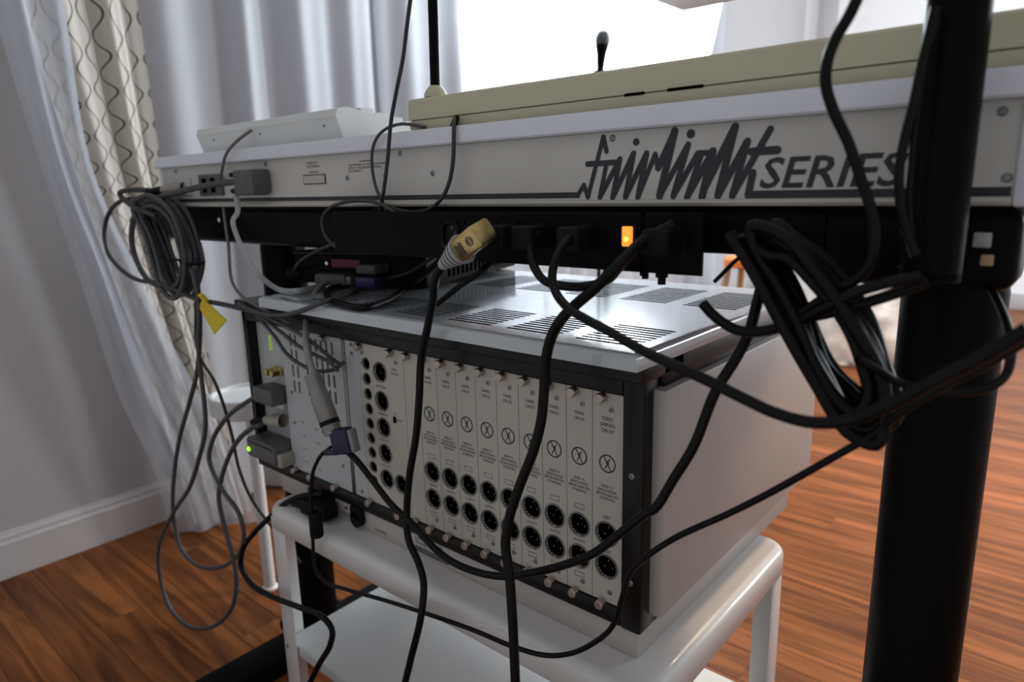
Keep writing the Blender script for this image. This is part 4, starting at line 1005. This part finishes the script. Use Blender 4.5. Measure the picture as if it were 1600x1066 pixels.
# ================================================================== CART
CX0_, CX1_, CYF, CYB, CZ = -.945, -.268, .494, .872, .4102
ct = thing('trolley', 'white steel trolley with a rolled edge and lower shelf under the rack', 'trolley', ((CX0_ + CX1_) / 2, .68, 0))
tt = MB()
rim = [(.024, CZ), (.012, CZ - .0004), (.006, CZ - .0022), (.0018, CZ - .0062), (.0, CZ - .012), (0, CZ - .0365), (.002, CZ - .0390), (.010, CZ - .0390), (.010, CZ - .02)]
def rrect(d, z, rad=.03, n=6):
    pts = []
    x0, x1, y0, y1 = CX0_ + d, CX1_ - d, CYF + d, CYB - d
    r = max(rad - d, .004)
    for cx, cy, a0 in ((x1 - r, y0 + r, -90), (x1 - r, y1 - r, 0), (x0 + r, y1 - r, 90), (x0 + r, y0 + r, 180)):
        for i in range(n + 1):
            t = R(a0 + 90 * i / n); pts.append((cx + r * math.cos(t), cy + r * math.sin(t), z))
    return pts
vs = []; fs = []; NN = 28
for d, z in rim: vs += rrect(d, z)
for k in range(len(rim) - 1):
    for i in range(NN): fs.append((k * NN + i, k * NN + (i + 1) % NN, (k + 1) * NN + (i + 1) % NN, (k + 1) * NN + i))
fs.append(tuple(range(NN))); fs.append(tuple(range(len(vs) - 1, len(vs) - NN - 1, -1)))
tt.add(vs, fs, 'cart_white'); tt.build('top', ct, ang=50)
for sx, xx in ((1, CX0_ + .006), (-1, CX1_ - .006)):
    for sy, yy in ((1, CYF + .006), (-1, CYB - .006)):
        lg_ = MB()     # folded steel angle, rounded outside corner
        x1, y1 = xx + sx * .036, yy + sy * .036
        lg_.box((xx, yy, .012), (x1, yy + sy * .003, CZ - .022), 'cart_white', .0012)
        lg_.box((xx, yy, .012), (xx + sx * .003, y1, CZ - .022), 'cart_white', .0012)
        l_ = lg_.build('leg', ct)
        MB().lathe((xx + sx * .014, yy + sy * .014, 0), (0, 0, 1), [(0, 0), (0, .014), (.010, .014), (.013, .008)], 'black_matte', 16).build('foot_glide', l_)
        for z in (CZ - .032, .160):
            inst('screw', SCREW, l_, (xx + sx * .010, min(yy, yy + sy * .003) - (0 if sy > 0 else 0), z), scale=(1, 1, 1))
sh = MB().box((CX0_ + .010, CYF + .010, .148), (CX1_ - .010, CYB - .010, .170), 'shelf_white', .004, 3)
sh.build('lower_shelf', ct)

# ================================================================== BLACK INTERFACE BOX ON THE RACK
BYAW = R(15)
bc = Vector((-.735, .668, LZ + .0004))
bx_ = thing('interface_box', 'small black metal box with coloured ports standing on the rack lid', 'electronic box', bc)
bx_.rotation_euler = (0, 0, BYAW)
def local(mb, name, parent):
    o = mb.build(name); o.parent = parent; o.location = (0, 0, 0); return o
local(MB().box((-.245, 0, .003), (0, .30, .0500), 'black_paint', .002), 'shell', bx_)
local(MB().box((-.247, -.003, .0485), (.002, .302, .0520), 'black_frame', .001), 'top_plate', bx_)
local(MB().box((-.170, -.003, .0285), (-.115, 0, .0420), 'socket_red', .0015), 'printer_port', bx_)
local(MB().box((-.100, -.003, .0255), (-.065, 0, .0380), 'plug_grey', .0015), 'serial_port', bx_)
local(MB().lathe((-.178, 0, .035), (0, -1, 0), [(0, .003), (.004, .003), (.004, 0)], 'chrome', 12), 'port_screw', bx_)
for xx in (-.165, -.02):
    local(MB().cyl((xx, .02, 0), (xx, .02, .004), .008, 'black_matte', 14), 'rubber_foot', bx_)
    local(MB().cyl((xx, .28, 0), (xx, .28, .004), .008, 'black_matte', 14), 'rubber_foot', bx_)
vb = MB()
for k in range(14): vb.box((-.0005, .06 + k * .014, .012), (.0008, .067 + k * .014, .040), 'black_void')
local(vb, 'side_vents', bx_)

# ================================================================== CABLES
def fin(key, per=8):
    r, P = CABLE_PATHS[key]
    return r, spline(P, per)

def cable(key, name, label, m, cat='cable', group=None, flat=1.0, n=10, plugs=True, per=8, r=None):
    rad, P = fin(key, per)
    rad = r or rad
    t = thing(name, label, cat, P[-1] if P[-1].z < P[0].z else P[0], group)
    MB().tube(P, rad, m, n, flat).build('cord', t, ang=60)
    return t, P, rad

def plug(t, P, end, prof, m, name='plug', n=14):
    """round plug along the cable end; prof = (distance back from the tip side, radius)"""
    a, b = (P[0], P[2]) if end == 0 else (P[-1], P[-3])
    d = (a - b).normalized()
    return MB().lathe(a, d, prof, m, n).build(name, t, ang=40)

def box_at(mb, c, d, up_, L, W, H, m, bev=.001):
    """box of length L along d starting at c"""
    d = Vector(d).normalized(); s = Vector(up_).cross(d).normalized(); u = d.cross(s)
    tmp = MB().box((0, -W / 2, -H / 2), (L, W / 2, H / 2), m, bev)
    mb.add([Vector(c) + d * v[0] + s * v[1] + u * v[2] for v in tmp.v], tmp.f, m)
    return mb

def iec(t, c, name='mains_plug'):
    """angled plug head in a power strip socket"""
    c = Vector(c)
    b = MB().box((c.x - .012, c.y - .024, c.z - .011), (c.x + .012, c.y + .004, c.z + .011), 'black_matte', .003, 3)
    b.build(name, t)

BLK, GRY, LGT = 'rubber_black', 'rubber_grey', 'rubber_light'
t, P, r = cable('cord_socket_loop', 'power_cable', 'short black cord looping below the power strip sockets', BLK)
iec(t, (-.4045, .508, .8345)); 
t, P, r = cable('cord_to_right', 'power_cable', 'thick black cord sweeping from the strip down over the lid to the right edge', BLK, n=14)
iec(t, (-.3525, .508, .8345))
t, P, r = cable('cord_down_centre', 'power_cable', 'thick black cord hanging straight down in front of the channel panels', BLK, n=14)
iec(t, (-.268, .508, .8345))
sp_ = thing('mains_plug', 'black plug head without visible cord in the third strip socket', 'plug', (-.44, .50, .8235))
MB().box((-.4515, .486, .8235), (-.4285, .5125, .8455), 'black_matte', .003, 3).build('plug_head', sp_)
MB().cyl((-.440, .489, .8345), (-.440, .478, .830), .0055, 'black_matte', 14, .004).build('strain_relief', sp_)

t, P, r = cable('cord_gold_plug', 'power_cable', 'black cord with a gold plug wrapped in a printed white label', BLK, n=12)
a = P[0]; d = Vector((.052, -.006, .028)).normalized()
lb = MB().lathe(a, d, [(-.004, .0050), (0, .0062), (.012, .0092), (.034, .0150), (.0345, 0)], 'label_paper', 20).build('paper_label', t)
for h_ in (.006, .013, .020, .027):
    rr0 = .0062 + (h_ / .034) * .0088
    MB().lathe(a, d, [(h_, rr0 + .0001), (h_ + .0002, rr0 + .0004), (h_ + .0016, rr0 + .0008), (h_ + .0018, rr0 + .0003)], 'print_fine', 20).build('printed_line', lb)
gp = MB(); box_at(gp, a + d * .035, d, (0, -.3, 1), .036, .027, .022, 'gold', .003); gpo = gp.build('gold_plug', t)
up_ = Vector((0, -.3, 1)); s_ = up_.cross(d).normalized(); u_ = d.cross(s_)
em = MB()
fc = a + d * .053 - s_ * .01375
fn = -s_
if fn.y > 0: fc = a + d * .053 + s_ * .01375; fn = s_
em.lathe(fc + d * .008 - fn * .0001, fn, [(0, .0046), (.0003, .0046), (.0003, .0036), (0, .0036)], 'print_fine', 20)
em.lathe(fc + d * .008 - fn * .0001, fn, [(0, .0024), (.0003, .0024), (.0003, .0015), (0, .0015)], 'print_fine', 16)
for k in range(5):
    c = fc + d * (-.013 + .0022 * k)
    tmp = [(-.0004, -.008), (.0006, -.008), (.0006, .006 - .001 * (k % 3)), (-.0004, .006 - .001 * (k % 3))]
    em.add([c + d * p[0] + u_ * p[1] + fn * .0002 for p in tmp], [(0, 1, 2, 3)], 'print_fine')
em.build('embossed_mark', gpo, smooth=False)['kind'] = 'stuff'
cable('cord_behind_gold', 'power_cable', 'black cord emerging from under the strip behind the gold plug', BLK)

# sweep cord ending in the silver hanging plug / VGA plug
t, P, r = cable('cord_vga_sweep', 'signal_cable', 'black cord sweeping in a wide arc under the card panels', BLK, n=12)
t, P, r = cable('cord_vga_thin', 'monitor_cable', 'thin black monitor cord with a ferrite bead and blue plug', BLK, n=10)
MB().lathe((-.7838, .483, .4485), (-.006, 0, -1), [(0, .004), (.001, .0088), (.003, .0095), (.035, .0095), (.037, .0088), (.038, .004)], 'black_matte', 18).build('ferrite_bead', t)
vp = MB(); c0 = Vector((-.7245, .484, .5655)); dd = Vector((.050, .012, .010)).normalized()
box_at(vp, c0, dd, (0, 0, 1), .030, .016, .034, 'plug_blue', .003)
vpo = vp.build('blue_plug', t)
w2 = MB(); box_at(w2, c0 + dd * .030, dd, (0, 0, 1), .006, .012, .030, 'plug_silver', .001); w2.build('plug_shell', vpo)
for s in (-1, 1):
    q = MB(); box_at(q, c0 + Vector((0, 0, s * .0155)) - dd * .017, dd, (0, 0, 1), .024, .007, .0065, 'plug_blue', .001); q.build('thumbscrew', vpo)
t, P, r = cable('cord_mains_inlet', 'power_cable', 'black mains cord plugged into the base at the lower left', BLK, n=12)
m_ = MB(); box_at(m_, Vector((-.800, .520, .4275)), (-1, -.06, -.02), (0, 0, 1), .060, .026, .024, 'black_matte', .004)
m_.lathe(Vector((-.856, .5165, .4262)), (-1, -.25, -.18), [(0, .010), (.022, .0062), (.030, .0050)], 'black_matte', 14)
m_.build('mains_plug', t)
cable('cord_over_top', 'power_cable', 'thick black cord dropping from above across the word on the panel', BLK, n=14)
cable('cord_pole_outer', 'signal_cable', 'black cord running down the left of the tall pole, outer of the pair', BLK)
cable('cord_pole_inner', 'signal_cable', 'black cord running down the left of the tall pole, inner of the pair', BLK)
cable('cord_stub', 'power_cable', 'thick black cord ending in a short stub above the lid corner', BLK, n=14)
cable('cord_bracket', 'power_cable', 'thick black cord leading from the coil up to the column', BLK, n=14)
cable('cord_right_loop', 'power_cable', 'black cord looping round the right-hand column', BLK)
cable('cord_strap', 'strap', 'thin black strap hanging under the right end of the strip', BLK)
t, P, r = cable('wire_from_above', 'thin_cable', 'thin black wire hanging from above with a round loop under the keyboard', 'rubber_dim', n=8)
t, P, r = cable('wire_case_down', 'thin_cable', 'thin black wire plugged into the cream case', 'rubber_dim', n=8)
MB().lathe(P[0] + Vector((0, .004, .001)), (0, -.6, -1), [(0, .003), (.002, .0038), (.016, .0034), (.018, .0025)], 'black_matte', 12).build('plug', t)
t, P, r = cable('wire_plug_tail', 'thin_cable', 'thin dark wire with a round black plug near the left column', 'rubber_dim', n=8)
k_ = int(len(P) * .72)
MB().lathe(P[k_], (1, .1, -.1), [(-.014, .004), (-.010, .011), (.004, .012), (.014, .009), (.018, .004)], 'black_matte', 14).build('plug', t)
cable('wire_grey_arc', 'thin_cable', 'thin grey wire arching from the cream case end', 'rubber_grey', n=8)
cable('wire_white_keyboard', 'keyboard_cable', 'grey lead running down from the white computer keyboard', 'rubber_taupe', n=8, r=.0024)

t, P, r = cable('lead_dsub_keyboard', 'data_cable', 'grey data cable with a wide plug at the keyboard end', GRY)
pb = MB().box((-.968, .514, .8785), (-.916, .5425, .9140), 'plug_grey', .003, 3).build('data_plug', t)
MB().box((-.966, .5405, .8815), (-.918, .5435, .9110), 'plug_silver', .001).build('plug_shell', pb)
for s in (.8845, .908): MB().cyl((-.990, .524, s), (-.968, .518, s), .0035, 'black_matte', 10).build('thumbscrew', pb)
t, P, r = cable('lead_din_keyboard', 'data_cable', 'grey cable with a slim round plug at the very left of the keyboard', 'rubber_dim')
MB().lathe((-1.186, .543, .8925), (-.95, -.30, -.06), [(0, .0095), (.030, .0095), (.032, .0075), (.050, .0070)], 'plug_beige', 16).build('plug', t)
MB().lathe((-1.2335, .528, .8895), (-.95, -.30, -.06), [(0, .0072), (.035, .0058), (.040, .0045)], 'black_matte', 14).build('strain_relief', t)
cable('lead_wide_loop', 'signal_cable', 'dark cable making the widest loop against the curtain', 'rubber_dim')
t, P, r = cable('lead_din_loop', 'signal_cable', 'grey cable hanging in the lowest loop above the floor', 'rubber_grey')
MB().lathe((-.925, .530, .5385), (-1, -.25, -.12), [(0, .0105), (.024, .0105), (.026, .008), (.038, .0075), (.039, .006)], 'plug_beige', 16).build('plug', t)
MB().lathe((-.960, .521, .5345), (-1, -.3, -.25), [(0, .0075), (.026, .0060), (.030, .0045)], 'black_matte', 14).build('strain_relief', t)
t, P, r = cable('lead_dsub_loop', 'signal_cable', 'grey cable hanging in a shorter loop with a square grey plug', 'rubber_grey')
MB().box((-.972, .510, .5655), (-.918, .545, .5905), 'plug_grey', .003, 3).build('plug', t)
cable('lead_thin_drop', 'signal_cable', 'thin dark wire dropping past the white table to the floor', 'rubber_dim', n=8)
cable('lead_ribbon', 'ribbon_cable', 'flat pale ribbon cable twisting down from the keyboard', 'ribbon_grey', flat=.25)
t, P, r = cable('lead_hanging_plug', 'signal_cable', 'pale grey cable with a long metal plug dangling before the slots', LGT)
ax = Vector((.0385, 0, -.0760)).normalized()
MB().lathe((-.7640, .485, .6500), ax, [(0, .004), (.002, .0105), (.030, .0112), (.032, .0128), (.064, .0128), (.066, .0118), (.084, .0118), (.085, 0)], 'plug_silver', 18).build('metal_plug', t)
MB().lathe(Vector((-.7640, .485, .6500)) + ax * .0655, ax, [(0, .0116), (0, .0130), (.006, .0130), (.006, .0116)], 'black_matte', 18).build('lock_ring', t)
t, P, r = cable('lead_across_top', 'signal_cable', 'grey cable running across the front of the lid to a purple plug', GRY)
ca, sa = math.cos(BYAW), math.sin(BYAW)
def bxw(px, py, pz): return bc + Vector((px * ca - py * sa, px * sa + py * ca, pz))
q = MB(); box_at(q, bxw(-.085, -.002, .0125), (sa, -ca, 0), (0, 0, 1), .032, .034, .015, 'plug_purple', .003); q.build('purple_plug', t)
t, P, r = cable('lead_black_loop', 'signal_cable', 'black cable lying in an arc across the rack lid', BLK)
t, P, r = cable('lead_vga_box', 'signal_cable', 'dark cable leaving the grey plug of the black box', 'rubber_dim', n=8)
q = MB(); box_at(q, bxw(-.083, -.004, .0315), (sa, -ca, 0), (0, 0, 1), .030, .034, .014, 'plug_grey', .003); q.build('grey_plug', t)
dp = thing('serial_plug', 'long grey data plug lying at the left port of the black box', 'plug', bxw(-.155, -.02, .006))
q = MB(); box_at(q, bxw(-.125, -.010, .013), (-1, -.25, 0), (0, 0, 1), .060, .036, .018, 'plug_grey', .004); q.build('hood', dp)
q = MB(); box_at(q, bxw(-.118, -.010, .013), (-1, -.25, 0), (0, 0, 1), .008, .030, .011, 'plug_silver', .001); q.build('shell', dp)
cable('lead_drape_upper', 'signal_cable', 'grey lead draped over the slotted panel, uppermost of three', GRY, n=8)
cable('lead_drape_middle', 'signal_cable', 'grey lead draped over the slotted panel, middle of three', GRY, n=8)
cable('lead_drape_lower', 'signal_cable', 'grey lead draped over the slotted panel, lowest of three', GRY, n=8)

# grey adapter with a green light in the connector bay
ad = thing('adapter', 'grey adapter box with a green light at the lower left of the rack', 'adapter', (-.955, .52, .470))
tmp = MB().box((-1.000, .505, .4720), (-.918, .545, .5030), 'plug_grey', .004, 3); tmp.build('housing', ad)
MB().box((-.992, .5038, .4965), (-.922, .5065, .4995), 'plug_blue', .0005).build('blue_seam', ad)
MB().lathe((-.9925, .5055, .4845), (0, -1, 0), [(0, .0042), (.0015, .0040), (.003, .0025), (.0034, 0)], 'led_green', 16).build('status_light', ad)
MB().box((-.925, .510, .470), (-.908, .540, .4905), 'plug_beige', .002).build('connector', ad)

# yellow tag round the leads
yt = MB()
pts = [(-1.091, .500, .7050), (-1.0745, .499, .7190), (-1.052, .500, .7110), (-1.0050, .502, .6920), (-1.0500, .504, .6650)]
yt.prism([(p[0], p[2]) for p in reversed(pts)], 1, .4985, .5002, 'tag_yellow')
yt.tube(spline([(-1.078, .5035, .7180), (-1.076, .496, .7260), (-1.066, .493, .7270), (-1.062, .500, .7160)], 6), .004, 'tag_yellow', 8, .35)
tag(yt.build('yellow_tag'), 'yellow tape flag hanging on the cables at the left', 'tag')

# coils
def coil(key, turns, spread, thick, rad, m, name, label, seed, tie=None):
    rnd = random.Random(seed)
    L = [Vector(p) for p in COIL_LOOPS[key]]
    c = sum(L, Vector()) / len(L)
    path = []
    for k in range(turns):
        f = 1 + spread * ((k / max(1, turns - 1)) * 2 - 1) * (1 if k % 2 else -1)
        off = Vector((0, (k / max(1, turns - 1) - .5) * thick, 0))
        for p in L:
            j = Vector((rnd.uniform(-1, 1), rnd.uniform(-.5, .5), rnd.uniform(-1, 1))) * rad * .7
            path.append(c + (p - c) * (1 + (f - 1) * rnd.uniform(.75, 1.1)) + off + j)
    t = thing(name, label, 'cable coil', path[0])
    MB().tube(spline(path, 5), rad, m, 8).build('cord', t, ang=60)
    if tie is not None:
        tc = L[tie]; d = (L[(tie + 1) % len(L)] - L[tie - 1]).normalized()
        a = d.orthogonal().normalized(); b = d.cross(a)
        ring = [tc + (a * math.cos(q) + b * math.sin(q)) * (thick * .38 + rad * 1.6) for q in [2 * math.pi * i / 16 for i in range(17)]]
        MB().tube(ring, rad * .55, 'black_matte', 6).build('tie', t)
        MB().tube([tc + a * thick * .5, tc + a * (thick * .5 + .02) + d * .006, tc + a * (thick * .5 + .034)], rad * .45, 'black_matte', 6).build('tie_end', t)
    return t
coil('right_coil', 11, .19, .036, .0042, BLK, 'cable_coil', 'thick coil of black cable hanging in front of the right column', 3)
coil('left_coil', 9, .16, .032, .0040, 'rubber_grey', 'cable_coil', 'coil of grey cables tied at the left end of the keyboard', 6, tie=4)
